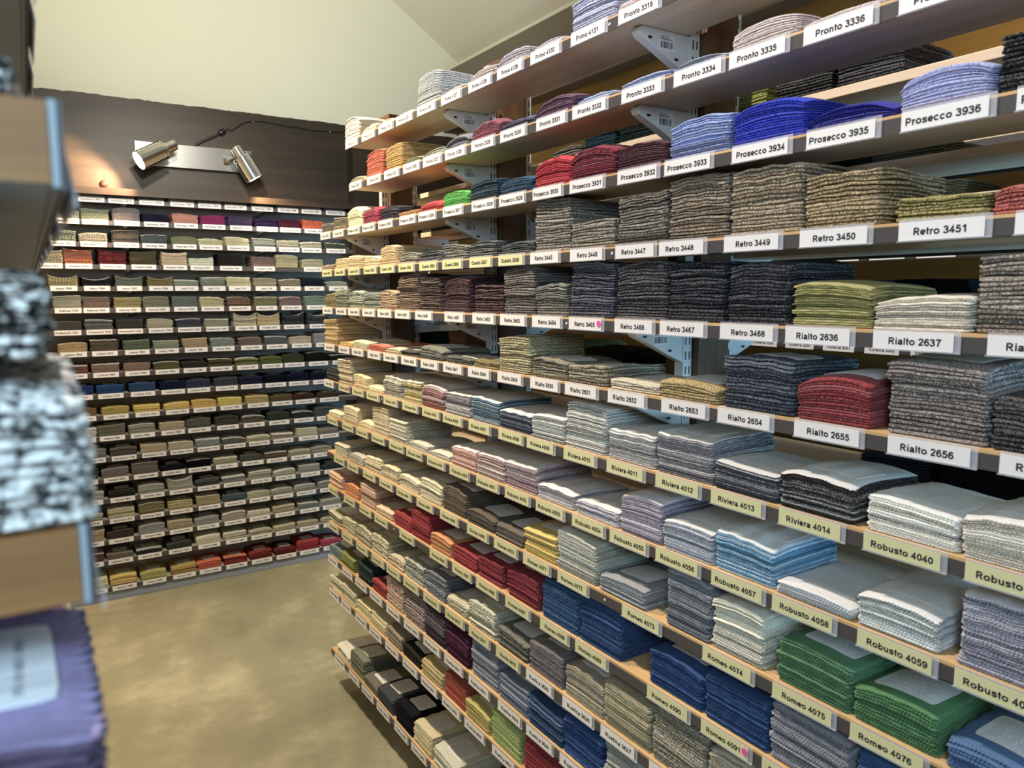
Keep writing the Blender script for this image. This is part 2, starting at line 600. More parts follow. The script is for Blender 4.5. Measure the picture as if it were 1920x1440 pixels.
# ------------------------------------------------------------------ a pile of cloth samples as one continuous layered mesh
def stack_mesh(w, d, h, style, seed, step, pitch, lift=None):
    """front edge on the local X axis (y=0), depth along +Y. Returns (mesh, top function)"""
    R = np.random.RandomState(seed)
    t0 = {'k': 0.0060, 'r': 0.0037, 'v': 0.0050, 'f': 0.0050}[style]
    n = max(2, int(round(h / t0)))
    th = R.uniform(0.75, 1.25, n)
    th *= h / th.sum()
    # outline samples: fine on the front and the two sides near the front
    def seg(a, b, st):
        L = math.hypot(b[0] - a[0], b[1] - a[1])
        k = max(1, int(round(L / st)))
        return [(a[0] + (b[0] - a[0]) * i / k, a[1] + (b[1] - a[1]) * i / k) for i in range(k)]
    hw = w / 2
    c = 0.004
    pts = seg((-hw + c, 0), (hw - c, 0), step) + seg((hw - c, 0), (hw, c), 0.004) + seg((hw, c), (hw, d), step * 1.15) + seg((hw, d), (-hw, d), 0.02) + seg((-hw, d), (-hw, c), max(step * 1.6, 0.006)) + seg((-hw, c), (-hw + c, 0), 0.004)
    P = np.array(pts)
    m = len(P)
    nx = np.roll(P, -1, 0) - np.roll(P, 1, 0)
    N = np.stack([nx[:, 1], -nx[:, 0]], 1)
    N /= np.linalg.norm(N, axis=1)[:, None]
    s = np.concatenate([[0], np.cumsum(np.linalg.norm(np.diff(P, axis=0), axis=1))])
    fine = (P[:, 1] < d * 0.98)
    lean = R.uniform(-0.022, 0.022, 2)
    # drape of the pile
    A = R.uniform(0.0, 0.30) * min(h, 0.03)
    B = R.uniform(-0.05, 0.30) * min(h, 0.03)
    E = R.uniform(-0.25, 0.05) * min(h, 0.04)
    W1, W2, ph = R.uniform(-0.10, 0.10) * min(h, 0.04), R.uniform(0, 0.03) * min(h, 0.04), R.uniform(0, 6.28)
    if style == 'v':
        B += 0.20 * min(h, 0.05)
        A += 0.1 * min(h, 0.05)
    if lift:
        B = -lift * h

    def drape(x, y):
        q = np.clip(2 * x / w, -1.2, 1.2)
        u = np.clip(y, 0, d)
        return -A * np.exp(-u / 0.022) - B * np.abs(q) ** 2.4 + E * (u / d) ** 2 + W1 * q + W2 * np.sin(9 * q + ph)

    rings, zs, tints = [], [], []
    z = 0.0
    gx = gy = 0.0
    e_in = {'k': 0.0042, 'r': 0.0030, 'v': 0.0032, 'f': 0.0050}[style]
    amp = {'k': 0.0014, 'r': 0.0020, 'v': 0.0010, 'f': 0.0023}[style]
    for i in range(n):
        t = th[i]
        if R.rand() < 0.22:
            gx, gy = float(np.clip(R.normal(0, 0.0014), -.0022, .0022)), R.normal(0, 0.0020)
        ox, oy = gx + R.normal(0, 0.0009) + lean[0] * z, gy + R.normal(0, 0.0009) + abs(lean[1]) * z * 0.4
        if i == 0:
            oy = max(oy, 0)
        rot = R.uniform(-0.006, 0.006)
        phs = R.rand()
        tri = np.abs(((s / pitch + phs) % 1.0) - 0.5) * 4 - 1
        if style in ('k', 'v'):
            off = amp * (0.55 * tri + 0.8 * R.uniform(-1, 1, m))
        else:
            off = amp * tri
        off = np.where(fine, off, 0)
        gap = e_in * (1.0 if R.rand() > 0.15 else 1.9)
        wav = 0.0005 * np.sin(s * R.uniform(25, 60) + R.uniform(0, 6.28)) * (2.6 if style == 'k' else 1.0)
        tn = R.rand()
        if style == 'r':
            tn = 0.15 + 0.7 * tn if R.rand() > 0.25 else 1.0
        for zz, ins in ((0.0, -gap), (0.36, 0.0), (0.86, 0.0)):
            q = P + N * (off * (1 if ins == 0 else 0.3) + ins)[:, None]
            q = np.stack([q[:, 0] - rot * q[:, 1] + ox, q[:, 1] + rot * q[:, 0] + oy], 1)
            rings.append(q)
            lw = wav * min(1, (z + t * zz) / (0.3 * h + 1e-6)) * (0 if zz == 0 and i == 0 else 1)
            zs.append(z + t * zz + lw)
            tints.append(tn if zz > 0 else max(0, tn - 0.15))  # recessed ring tinted darker: shade between the layers put into the colour
        z += t
    top_in = rings[-1]
    core = np.array([0, d / 2]) + (P - np.array([0, d / 2])) * (1 - 0.0052 / hw)
    core = np.stack([core[:, 0] - rot * core[:, 1] + ox, core[:, 1] + rot * core[:, 0] + oy], 1)
    cen = core.mean(0)
    for k in (0.0, 0.02, 0.08, 0.15, 0.24, 0.34, 0.46, 0.62, 0.80):
        rings.append(cen + (core - cen) * (1 - (k - 0.02)) if k else top_in - N * 0.0004)
        zs.append(np.full(m, h) + (wav if k < 0.1 else 0))
        tints.append(0.5)
    nr = len(rings)
    XY = np.concatenate(rings)
    Z = np.concatenate(zs)
    zf = np.clip(Z / h, 0, 1) ** 1.3
    Z = Z + zf * drape(XY[:, 0], XY[:, 1])
    V = np.concatenate([np.column_stack([XY, Z]), [[cen[0], cen[1], h + float(drape(np.array(cen[0]), np.array(cen[1])))]]])
    idx = np.arange(m)
    nxt = np.roll(idx, -1)
    quads = []
    for k in range(nr - 1):
        a, b = k * m, (k + 1) * m
        quads.append(np.stack([a + idx, a + nxt, b + nxt, b + idx], 1))
    Q = np.concatenate(quads)
    T = np.stack([(nr - 1) * m + idx, (nr - 1) * m + nxt, np.full(m, nr * m)], 1)
    nq, nt = len(Q), len(T)
    me = bpy.data.meshes.new('swatches')
    me.vertices.add(len(V))
    me.vertices.foreach_set('co', V.astype(np.float32).ravel())
    loops = np.concatenate([Q.ravel(), T.ravel(), idx[::-1]])
    me.loops.add(len(loops))
    me.loops.foreach_set('vertex_index', loops.astype(np.int32))
    start = np.concatenate([np.arange(nq) * 4, nq * 4 + np.arange(nt) * 3, [nq * 4 + nt * 3]])
    tot = np.concatenate([np.full(nq, 4), np.full(nt, 3), [m]])
    me.polygons.add(len(start))
    me.polygons.foreach_set('loop_start', start.astype(np.int32))
    me.polygons.foreach_set('loop_total', tot.astype(np.int32))
    ncap = 8 * m
    mi = np.zeros(nq + nt + 1, dtype=np.int32)
    mi[nq - ncap:nq + nt] = 1
    me.polygons.foreach_set('material_index', mi)
    sm = np.zeros(nq + nt + 1, dtype=bool)
    sm[nq - ncap:nq + nt] = True
    me.polygons.foreach_set('use_smooth', sm)
    at = me.attributes.new('layer_tint', 'FLOAT', 'POINT')
    tv = np.concatenate([np.repeat(tints, m), [0.5]]).astype(np.float32)
    at.data.foreach_set('value', tv)
    me.update(calc_edges=True)
    me.validate()

    def top(x, y):
        return h + float(drape(np.array(float(x)), np.array(float(y))))
    return me, top


def sticker_mesh(top, x0, x1, y0, y1, rot=0.0, nx=8, ny=8):
    v, f = [], []
    cx, cy = (x0 + x1) / 2, (y0 + y1) / 2
    cs, sn = math.cos(rot), math.sin(rot)
    rad = 0.10
    for lift in (0.0011, 0.0003):
        for j in range(ny + 1):
            for i in range(nx + 1):
                a, b = 2 * i / nx - 1, 2 * j / ny - 1
                # round the corners a little
                k = 1.0
                if abs(a) == 1 and abs(b) == 1:
                    a *= 0.955
                    b *= 0.955
                px, py = a * (x1 - x0) / 2, b * (y1 - y0) / 2
                X, Y = cx + px * cs - py * sn, cy + px * sn + py * cs
                v.append((X, Y, top(X, Y) + lift))
    n1 = (nx + 1) * (ny + 1)
    g = lambda i, j, k: k * n1 + j * (nx + 1) + i
    for j in range(ny):
        for i in range(nx):
            f.append((g(i, j, 0), g(i + 1, j, 0), g(i + 1, j + 1, 0), g(i, j + 1, 0)))
            f.append((g(i, j, 1), g(i, j + 1, 1), g(i + 1, j + 1, 1), g(i + 1, j, 1)))
    for i in range(nx):
        f.append((g(i, 0, 1), g(i + 1, 0, 1), g(i + 1, 0, 0), g(i, 0, 0)))
        f.append((g(i, ny, 0), g(i + 1, ny, 0), g(i + 1, ny, 1), g(i, ny, 1)))
    for j in range(ny):
        f.append((g(0, j, 0), g(0, j + 1, 0), g(0, j + 1, 1), g(0, j, 1)))
        f.append((g(nx, j, 1), g(nx, j + 1, 1), g(nx, j + 1, 0), g(nx, j, 0)))
    return mesh('sticker', v, f, smooth=False)

RIGHT = [
(1, '4122', 'W', 'Primo', 2.65, 2.615, 0.138, 0.082, 'cfcac6', 'v'),
(1, '4123', 'W', 'Primo', 2.496, 2.453, 0.124, 0.026, 'd9d6c6', 'v'),
(1, '4124', 'W', 'Primo', 2.349, 2.307, 0.12, 0.019, 'd0d0c2', 'v'),
(1, '4125', 'W', 'Primo', 2.211, 2.164, 0.122, 0.011, 'd6d6cc', 'v'),
(1, '4126', 'W', 'Primo', 2.061, 2.011, 0.147, 0.092, 'aeb6bc', 'v'),
(1, '4127', 'W', 'Primo', 1.911, 1.856, 0.14, 0.018, 'b9b5b0', 'v'),
(1, '4128', 'W', 'Primo', 1.758, 1.702, 0.129, 0.024, 'bfb3b3', 'v'),
(1, '4129', 'W', 'Primo', 1.617, 1.566, 0.129, 0.033, 'b9b4c0', 'v'),
(1, '4130', 'W', 'Primo', 1.472, 1.416, 0.136, 0.017, 'b8b4bb', 'v'),
(1, '4131', 'W', 'Primo', 1.321, 1.263, 0.141, 0.073, 'a9b0cd', 'v'),
(1, '3318', 'W', 'Pronto', 1.17, 1.128, 0.107, 0.017, 'c9b9bb', 'v'),
(2, '3323', 'W', 'Pronto', 2.621, 2.581, 0.163, 0.024, 'a89c8c', 'v'),
(2, '3324', 'W', 'Pronto', 2.456, 2.414, 0.154, 0.089, 'c9604a', 'v'),
(2, '3325', 'W', 'Pronto', 2.312, 2.256, 0.131, 0.08, 'c19a52', 'v'),
(2, '3326', 'W', 'Pronto', 2.167, 2.114, 0.112, 0.019, '8f957f', 'v'),
(2, '3327', 'W', 'Pronto', 2.029, 1.98, 0.143, 0.019, '8d9788', 'v'),
(2, '3328', 'W', 'Pronto', 1.891, 1.839, 0.129, 0.04, '6e7683', 'v'),
(2, '3329', 'W', 'Pronto', 1.746, 1.697, 0.137, 0.049, '8a3f52', 'v'),
(2, '3330', 'W', 'Pronto', 1.604, 1.547, 0.136, 0.027, '5b5b80', 'v'),
(2, '3331', 'W', 'Pronto', 1.449, 1.397, 0.139, 0.045, '6b4560', 'v'),
(2, '3332', 'W', 'Pronto', 1.315, 1.246, 0.13, 0.014, '8fa6cf', 'v'),
(2, '3333', 'W', 'Pronto', 1.158, 1.108, 0.131, 0.019, '93a9d6', 'v'),
(2, '3334', 'W', 'Pronto', 1.017, 0.966, 0.121, 0.019, '8fa3bf', 'v'),
(2, '3335', 'W', 'Pronto', 0.891, 0.833, 0.132, 0.04, 'cdbfbc', 'v'),
(2, '3336', 'W', 'Pronto', 0.749, 0.693, 0.131, 0.013, 'cfc0be', 'v'),
(2, '3337', 'W', 'Pronto', 0.603, 0.557, 0.106, -0.001, 'c9bcb8', 'v'),
(3, '3338', 'W', 'Pronto', 2.953, 2.913, 0.13, 0.038, '6e6a66', 'k'),
(3, '3339', 'W', 'Pronto', 2.811, 2.766, 0.143, 0.045, '7d7468', 'k'),
(3, '3922', 'W', 'Prosecco', 2.651, 2.611, 0.148, 0.073, 'f0e8c8', 'v'),
(3, '3923', 'W', 'Prosecco', 2.514, 2.459, 0.147, 0.056, 'a3164f', 'v'),
(3, '3924', 'W', 'Prosecco', 2.37, 2.306, 0.144, 0.046, '232036', 'v'),
(3, '3925', 'W', 'Prosecco', 2.202, 2.155, 0.143, 0.016, 'd99a1c', 'f'),
(3, '3926', 'W', 'Prosecco', 2.067, 2.005, 0.143, 0.033, 'c01d2a', 'v'),
(3, '3927', 'W', 'Prosecco', 1.91, 1.858, 0.148, 0.043, '3fae2f', 'v'),
(3, '3928', 'W', 'Prosecco', 1.746, 1.704, 0.139, 0.052, '0d3b4d', 'v'),
(3, '3929', 'W', 'Prosecco', 1.61, 1.554, 0.152, 0.042, '0c4566', 'v'),
(3, '3930', 'W', 'Prosecco', 1.463, 1.405, 0.135, 0.069, 'c0122f', 'v'),
(3, '3931', 'W', 'Prosecco', 1.322, 1.261, 0.141, 0.07, '7e1430', 'v'),
(3, '3932', 'W', 'Prosecco', 1.166, 1.111, 0.145, 0.05, '4a1628', 'v'),
(3, '3933', 'W', 'Prosecco', 1.036, 0.966, 0.153, 0.071, '8fa0d8', 'v'),
(3, '3934', 'W', 'Prosecco', 0.879, 0.817, 0.145, 0.069, '1430c4', 'v'),
(3, '3935', 'W', 'Prosecco', 0.737, 0.675, 0.135, 0.034, '1c209c', 'v'),
(3, '3936', 'W', 'Prosecco', 0.591, 0.541, 0.124, 0.053, 'a6acdc', 'v'),
(3, '3937', 'W', 'Prosecco', 0.451, 0.426, 0.075, 0.068, '303034', 'k'),
(4, '3949', 'Y', 'Questo', 2.949, 2.918, 0.161, 0.019, 'b59f7d', 'f'),
(4, '3950', 'Y', 'Questo', 2.807, 2.761, 0.142, 0.039, 'e6cf9a', 'f'),
(4, '3951', 'Y', 'Questo', 2.661, 2.614, 0.144, 0.041, 'e6cf9c', 'f'),
(4, '3952', 'Y', 'Questo', 2.509, 2.461, 0.143, 0.035, 'ead8a8', 'f'),
(4, '3953', 'Y', 'Questo', 2.363, 2.321, 0.129, 0.061, 'e3c48a', 'f'),
(4, '3954', 'Y', 'Questo', 2.216, 2.171, 0.132, 0.03, '7d7b72', 'k'),
(4, '3955', 'Y', 'Questo', 2.065, 2.015, 0.139, 0.03, '4d525a', 'k'),
(4, '3956', 'Y', 'Questo', 1.917, 1.864, 0.146, 0.039, '6c6c66', 'k'),
(4, '3957', 'Y', 'Questo', 1.762, 1.715, 0.132, 0.04, '4e5254', 'k'),
(4, '3958', 'Y', 'Questo', 1.615, 1.558, 0.156, 0.032, '45494c', 'k'),
(4, '3445', 'W', 'Retro', 1.473, 1.407, 0.13, 0.113, '8b8378', 'k'),
(4, '3446', 'W', 'Retro', 1.32, 1.26, 0.147, 0.058, '8d8577', 'k'),
(4, '3447', 'W', 'Retro', 1.17, 1.109, 0.139, 0.098, '7d7468', 'k'),
(4, '3448', 'W', 'Retro', 1.046, 0.968, 0.14, 0.116, '8a7a66', 'k'),
(4, '3449', 'W', 'Retro', 0.89, 0.819, 0.141, 0.105, '9c8a70', 'k'),
(4, '3450', 'W', 'Retro', 0.741, 0.683, 0.123, 0.081, 'a08a60', 'k'),
(4, '3451', 'W', 'Retro', 0.586, 0.54, 0.122, 0.032, '8c8240', 'k'),
(4, '3452', 'W', 'Retro', 0.443, 0.419, 0.083, 0.039, 'b8584a', 'k'),
(5, '3454', 'W', 'Retro', 2.958, 2.904, 0.127, 0.055, '8c7d58', 'k'),
(5, '3455', 'W', 'Retro', 2.805, 2.774, 0.133, 0.071, '8a9080', 'k'),
(5, '3456', 'W', 'Retro', 2.673, 2.628, 0.16, 0.065, '9aa396', 'k'),
(5, '3457', 'W', 'Retro', 2.533, 2.475, 0.145, 0.054, '8f9a90', 'k'),
(5, '3458', 'W', 'Retro', 2.395, 2.331, 0.135, 0.063, 'b3967a', 'k'),
(5, '3459', 'W', 'Retro', 2.253, 2.175, 0.161, 0.111, '7d6659', 'k'),
(5, '3460', 'W', 'Retro', 2.101, 2.023, 0.123, 0.102, '5b4a48', 'k'),
(5, '3461', 'W', 'Retro', 1.909, 1.86, 0.141, 0.101, '4a2530', 'v'),
(5, '3462', 'W', 'Retro', 1.749, 1.685, 0.148, 0.072, '452a2c', 'k'),
(5, '3463', 'W', 'Retro', 1.608, 1.541, 0.14, 0.115, '6d6562', 'k'),
(5, '3464', 'W', 'Retro', 1.465, 1.409, 0.123, 0.075, '6b685f', 'k'),
(5, '3465', 'W', 'Retro', 1.322, 1.265, 0.162, 0.117, '4c4c58', 'k'),
(5, '3466', 'W', 'Retro', 1.17, 1.107, 0.141, 0.112, '4f4d50', 'k'),
(5, '3467', 'W', 'Retro', 1.04, 0.967, 0.134, 0.106, '2e3038', 'k'),
(5, '3468', 'W', 'Retro', 0.893, 0.825, 0.127, 0.102, '33323a', 'k'),
(5, '2636', 'W', 'Rialto', 0.76, 0.696, 0.139, 0.069, 'a89f4a', 'r'),
(5, '2637', 'W', 'Rialto', 0.614, 0.556, 0.138, 0.046, 'e2d4bc', 'r'),
(5, '2638', 'W', 'Rialto', 0.464, 0.434, 0.098, 0.097, '8d8072', 'k'),
(6, '2640', 'W', 'Rialto', 2.95, 2.904, 0.168, 0.096, 'd6b678', 'r'),
(6, '2641', 'W', 'Rialto', 2.786, 2.741, 0.131, 0.013, 'dcb04a', 'f'),
(6, '2642', 'W', 'Rialto', 2.648, 2.594, 0.143, 0.024, 'd3cfa0', 'f'),
(6, '2643', 'W', 'Rialto', 2.495, 2.444, 0.139, 0.019, 'd2614a', 'f'),
(6, '2644', 'W', 'Rialto', 2.353, 2.311, 0.119, 0.017, 'dcc79a', 'f'),
(6, '2645', 'W', 'Rialto', 2.211, 2.172, 0.151, 0.016, '4a4040', 'k'),
(6, '2646', 'W', 'Rialto', 2.068, 2.025, 0.139, 0.038, '7c7a6a', 'r'),
(6, '2647', 'W', 'Rialto', 1.922, 1.858, 0.158, 0.015, '4d5450', 'k'),
(6, '2648', 'W', 'Rialto', 1.775, 1.705, 0.132, 0.018, '6f6536', 'k'),
(6, '2649', 'W', 'Rialto', 1.623, 1.567, 0.152, 0.09, 'a39a74', 'k'),
(6, '2650', 'W', 'Rialto', 1.473, 1.415, 0.137, 0.044, '7b7360', 'k'),
(6, '2651', 'W', 'Rialto', 1.336, 1.276, 0.137, 0.038, '8a7f6c', 'k'),
(6, '2652', 'W', 'Rialto', 1.188, 1.127, 0.142, 0.019, 'c9bfa5', 'k'),
(6, '2653', 'W', 'Rialto', 1.031, 0.976, 0.156, 0.034, 'a08a50', 'k'),
(6, '2654', 'W', 'Rialto', 0.893, 0.821, 0.152, 0.089, '4a5260', 'k'),
(6, '2655', 'W', 'Rialto', 0.737, 0.682, 0.125, 0.074, '96262a', 'v'),
(6, '2656', 'W', 'Rialto', 0.584, 0.531, 0.133, 0.106, '857a74', 'k'),
(6, '2657', 'W', 'Rialto', 0.44, 0.4, 0.089, 0.066, '4a4645', 'k'),
(7, '2658', 'W', 'Rialto', 2.97, 2.903, 0.141, 0.049, '3c3e3c', 'k'),
(7, '4000', 'Y', 'Riviera', 2.799, 2.761, 0.169, 0.095, 'e0c9a0', 'r'),
(7, '4001', 'Y', 'Riviera', 2.656, 2.599, 0.137, 0.044, 'e3cc90', 'f'),
(7, '4002', 'Y', 'Riviera', 2.514, 2.459, 0.143, 0.016, 'e8d49c', 'f'),
(7, '4003', 'Y', 'Riviera', 2.362, 2.314, 0.147, 0.069, 'a89e84', 'r'),
(7, '4004', 'Y', 'Riviera', 2.209, 2.161, 0.129, 0.069, 'c8b048', 'r'),
(7, '4005', 'Y', 'Riviera', 2.064, 2.02, 0.139, 0.07, 'a35a50', 'r'),
(7, '4006', 'Y', 'Riviera', 1.927, 1.863, 0.157, 0.061, '8a7f86', 'r'),
(7, '4007', 'Y', 'Riviera', 1.775, 1.71, 0.139, 0.067, '5f7f94', 'r'),
(7, '4008', 'Y', 'Riviera', 1.62, 1.561, 0.154, 0.051, '5f6878', 'r'),
(7, '4009', 'Y', 'Riviera', 1.489, 1.419, 0.129, 0.059, 'b4b4ac', 'r'),
(7, '4010', 'Y', 'Riviera', 1.339, 1.278, 0.14, 0.102, 'cac7bc', 'r'),
(7, '4011', 'Y', 'Riviera', 1.189, 1.132, 0.152, 0.064, 'a8a3a2', 'r'),
(7, '4012', 'Y', 'Riviera', 1.043, 0.984, 0.144, 0.078, '948f94', 'r'),
(7, '4013', 'Y', 'Riviera', 0.903, 0.842, 0.136, 0.045, '50545e', 'r'),
(7, '4014', 'Y', 'Riviera', 0.759, 0.701, 0.129, 0.064, '46403e', 'r'),
(7, '4040', 'Y', 'Robusto', 0.612, 0.552, 0.133, 0.049, 'f0ead8', 'r'),
(7, '4041', 'Y', 'Robusto', 0.471, 0.428, 0.11, 0.061, 'dccfb8', 'r'),
(8, '4043', 'Y', 'Robusto', 2.941, 2.888, 0.182, 0.02, 'e0d2aa', 'f'),
(8, '4044', 'Y', 'Robusto', 2.772, 2.714, 0.157, 0.065, 'e6d2a2', 'f'),
(8, '4045', 'Y', 'Robusto', 2.628, 2.565, 0.134, 0.031, 'ecd49c', 'f'),
(8, '4046', 'Y', 'Robusto', 2.477, 2.422, 0.148, 0.097, 'e2cba0', 'f'),
(8, '4047', 'Y', 'Robusto', 2.322, 2.271, 0.14, 0.074, 'cfc7ac', 'f'),
(8, '4048', 'Y', 'Robusto', 2.186, 2.131, 0.141, 0.02, 'c9c3ae', 'f'),
(8, '4049', 'Y', 'Robusto', 2.035, 1.984, 0.133, 0.017, 'c9c6b4', 'f'),
(8, '4050', 'Y', 'Robusto', 1.89, 1.831, 0.145, 0.058, 'd4907a', 'r'),
(8, '4051', 'Y', 'Robusto', 1.735, 1.682, 0.14, 0.063, 'c8a8a4', 'r'),
(8, '4052', 'Y', 'Robusto', 1.59, 1.536, 0.144, 0.068, 'a8828e', 'r'),
(8, '4053', 'Y', 'Robusto', 1.45, 1.392, 0.144, 0.037, 'c9c2c6', 'r'),
(8, '4054', 'Y', 'Robusto', 1.307, 1.237, 0.15, 0.031, 'c0b4c6', 'r'),
(8, '4055', 'Y', 'Robusto', 1.176, 1.096, 0.126, 0.085, 'aa9cb2', 'r'),
(8, '4056', 'Y', 'Robusto', 1.039, 0.969, 0.134, 0.062, 'a4aabc', 'r'),
(8, '4057', 'Y', 'Robusto', 0.896, 0.837, 0.13, 0.074, '6fb0d8', 'r'),
(8, '4058', 'Y', 'Robusto', 0.765, 0.699, 0.14, 0.02, 'c4cacf', 'r'),
(8, '4059', 'Y', 'Robusto', 0.614, 0.567, 0.121, 0.052, 'ccd2ce', 'r'),
(8, '4060', 'Y', 'Robusto', 0.475, 0.416, 0.126, 0.097, 'a5a2b4', 'r'),
(9, '4062', 'Y', 'Romeo', 2.877, 2.836, 0.166, 0.045, 'c9c2a0', 'f'),
(9, '4063', 'Y', 'Romeo', 2.733, 2.672, 0.151, 0.038, 'bdb8a4', 'f'),
(9, '4064', 'Y', 'Romeo', 2.568, 2.507, 0.159, 0.052, 'e0cf9e', 'f'),
(9, '4065', 'Y', 'Romeo', 2.417, 2.357, 0.133, 0.049, 'e2cd9c', 'f'),
(9, '4066', 'Y', 'Romeo', 2.27, 2.206, 0.171, 0.045, 'dccfaa', 'f'),
(9, '4067', 'Y', 'Romeo', 2.116, 2.04, 0.146, 0.066, 'd8cca4', 'f'),
(9, '4068', 'Y', 'Romeo', 1.955, 1.893, 0.142, 0.075, '756650', 'f'),
(9, '4069', 'Y', 'Romeo', 1.79, 1.736, 0.155, 0.038, '6a5c4c', 'f'),
(9, '4070', 'Y', 'Romeo', 1.646, 1.591, 0.137, 0.035, '6a6054', 'f'),
(9, '4071', 'Y', 'Romeo', 1.505, 1.451, 0.142, 0.063, 'dcbc28', 'f'),
(9, '4072', 'Y', 'Romeo', 1.361, 1.306, 0.153, 0.097, 'c6c6b4', 'r'),
(9, '4073', 'Y', 'Romeo', 1.135, 1.15, 0.149, 0.041, '94989e', 'r'),
(9, '', 'Y', 'Romeo', 0, 0.958, 0.087, 0.12, '7d818a', 'r'),
(9, '4074', 'Y', 'Romeo', 0.912, 0.85, 0.124, 0.099, 'd8d4c0', 'r'),
(9, '4075', 'Y', 'Romeo', 0.758, 0.695, 0.134, 0.072, '4f8a54', 'f'),
(9, '4076', 'Y', 'Romeo', 0.617, 0.562, 0.125, 0.057, '4b8c4c', 'f'),
(9, '', 'Y', 'Romeo', 0, 0.422, 0.123, 0.043, '4a74a8', 'f'),
(10, '4079', 'Y', 'Romeo', 2.964, 2.906, 0.179, 0.053, 'd6a684', 'r'),
(10, '4080', 'Y', 'Romeo', 2.778, 2.73, 0.164, 0.048, 'e08a34', 'f'),
(10, '4081', 'Y', 'Romeo', 2.614, 2.559, 0.153, 0.081, 'd2a78a', 'r'),
(10, '4082', 'Y', 'Romeo', 2.469, 2.413, 0.159, 0.027, 'e0bd92', 'f'),
(10, '', 'Y', 'Romeo', 0, 2.257, 0.138, 0.047, 'b3282f', 'f'),
(10, '', 'Y', 'Romeo', 0, 2.113, 0.142, 0.094, 'b02630', 'f'),
(10, '4083', 'Y', 'Romeo', 2.255, 0, 0, 0, '', ''),
(10, '4084', 'Y', 'Romeo', 2.029, 1.976, 0.138, 0.049, 'e08f3a', 'f'),
(10, '4085', 'Y', 'Romeo', 1.883, 1.831, 0.142, 0.044, 'a8262e', 'f'),
(10, '4086', 'Y', 'Romeo', 1.743, 1.692, 0.131, 0.055, 'a02838', 'f'),
(10, '4087', 'Y', 'Romeo', 1.59, 1.529, 0.153, 0.073, '9a2436', 'f'),
(10, '4088', 'Y', 'Romeo', 1.431, 1.368, 0.145, 0.091, '34608f', 'f'),
(10, '4089', 'Y', 'Romeo', 1.292, 1.222, 0.141, 0.109, '2e548a', 'f'),
(10, '4090', 'Y', 'Romeo', 1.055, 0.992, 0.16, 0.077, '28508c', 'f'),
(10, '4091', 'Y', 'Romeo', 0.911, 0.845, 0.145, 0.086, '265088', 'f'),
(10, '4092', 'Y', 'Romeo', 0.773, 0.696, 0.147, 0.099, '8f8f9a', 'r'),
(10, '', 'Y', 'Romeo', 0, 0.551, 0.122, 0.099, '2f5f98', 'f'),
(11, '3969', 'Y', 'Ronda', 2.969, 2.927, 0.144, 0.038, 'b3ac88', 'k'),
(11, '3970', 'Y', 'Ronda', 2.816, 2.776, 0.153, 0.053, 'c2ba98', 'k'),
(11, '3971', 'Y', 'Ronda', 2.659, 2.615, 0.152, 0.062, 'b3aa8c', 'k'),
(11, '3972', 'Y', 'Ronda', 2.507, 2.459, 0.151, 0.073, 'c4bd9c', 'k'),
(11, '3973', 'Y', 'Ronda', 2.372, 2.32, 0.127, 0.037, 'c9b99a', 'k'),
(11, '3974', 'Y', 'Ronda', 2.23, 2.172, 0.154, 0.06, '9fa29a', 'k'),
(11, '3975', 'Y', 'Ronda', 2.08, 2.016, 0.137, 0.071, '6d7580', 'k'),
(11, '3976', 'Y', 'Ronda', 1.93, 1.881, 0.135, 0.038, 'c4bda0', 'k'),
(11, '3977', 'Y', 'Ronda', 1.786, 1.733, 0.141, 0.076, 'c9c6b0', 'k'),
(11, '3978', 'Y', 'Ronda', 1.638, 1.581, 0.151, 0.047, '6a6a60', 'k'),
(11, '3625', 'W', 'Rustica', 1.493, 1.428, 0.151, 0.076, '7d7274', 'f'),
(11, '3626', 'W', 'Rustica', 1.339, 1.278, 0.143, 0.079, 'a09478', 'r'),
(11, '3627', 'W', 'Rustica', 1.199, 1.13, 0.157, 0.096, 'a89c70', 'r'),
(11, '3628', 'W', 'Rustica', 1.045, 0.977, 0.15, 0.109, '8e8774', 'k'),
(11, '', 'W', 'Rustica', 0, 0.839, 0.135, 0.109, 'c0b59c', 'r'),
(12, '3634', 'W', 'Rustica', 2.991, 2.941, 0.145, 0.042, '6d8488', 'f'),
(12, '3635', 'W', 'Rustica', 2.826, 2.792, 0.179, 0.046, '848a34', 'f'),
(12, '3636', 'W', 'Rustica', 2.681, 2.607, 0.171, 0.067, '28403e', 'f'),
(12, '3637', 'W', 'Rustica', 2.534, 2.477, 0.145, 0.044, 'b02e30', 'f'),
(12, '3638', 'W', 'Rustica', 2.382, 2.336, 0.153, 0.098, 'b89a86', 'k'),
(12, '3639', 'W', 'Rustica', 2.232, 2.173, 0.159, 0.098, '8d7a7a', 'k'),
(12, '3640', 'W', 'Rustica', 2.085, 2.024, 0.147, 0.101, '4d3c48', 'r'),
(12, '3641', 'W', 'Rustica', 1.941, 1.882, 0.15, 0.095, '5a2242', 'f'),
(12, '3642', 'W', 'Rustica', 1.791, 1.721, 0.154, 0.112, '8a909c', 'r'),
(12, '3643', 'W', 'Rustica', 1.631, 1.575, 0.144, 0.07, '76829a', 'r'),
(12, '3644', 'W', 'Rustica', 1.492, 1.428, 0.16, 0.072, '244874', 'r'),
(12, '3645', 'W', 'Rustica', 1.35, 1.279, 0.165, 0.097, '244e90', 'r'),
(12, '', 'W', 'Rustica', 0, 1.124, 0.146, 0.151, 'a3a39a', 'r'),
(13, '3648', 'W', 'Rustica', 2.99, 2.947, 0.138, 0.048, 'd6cda4', 'f'),
(13, '3649', 'W', 'Rustica', 2.852, 2.792, 0.166, 0.056, 'cfc69c', 'f'),
(13, '3650', 'W', 'Rustica', 2.69, 2.646, 0.156, 0.046, 'e0d28e', 'f'),
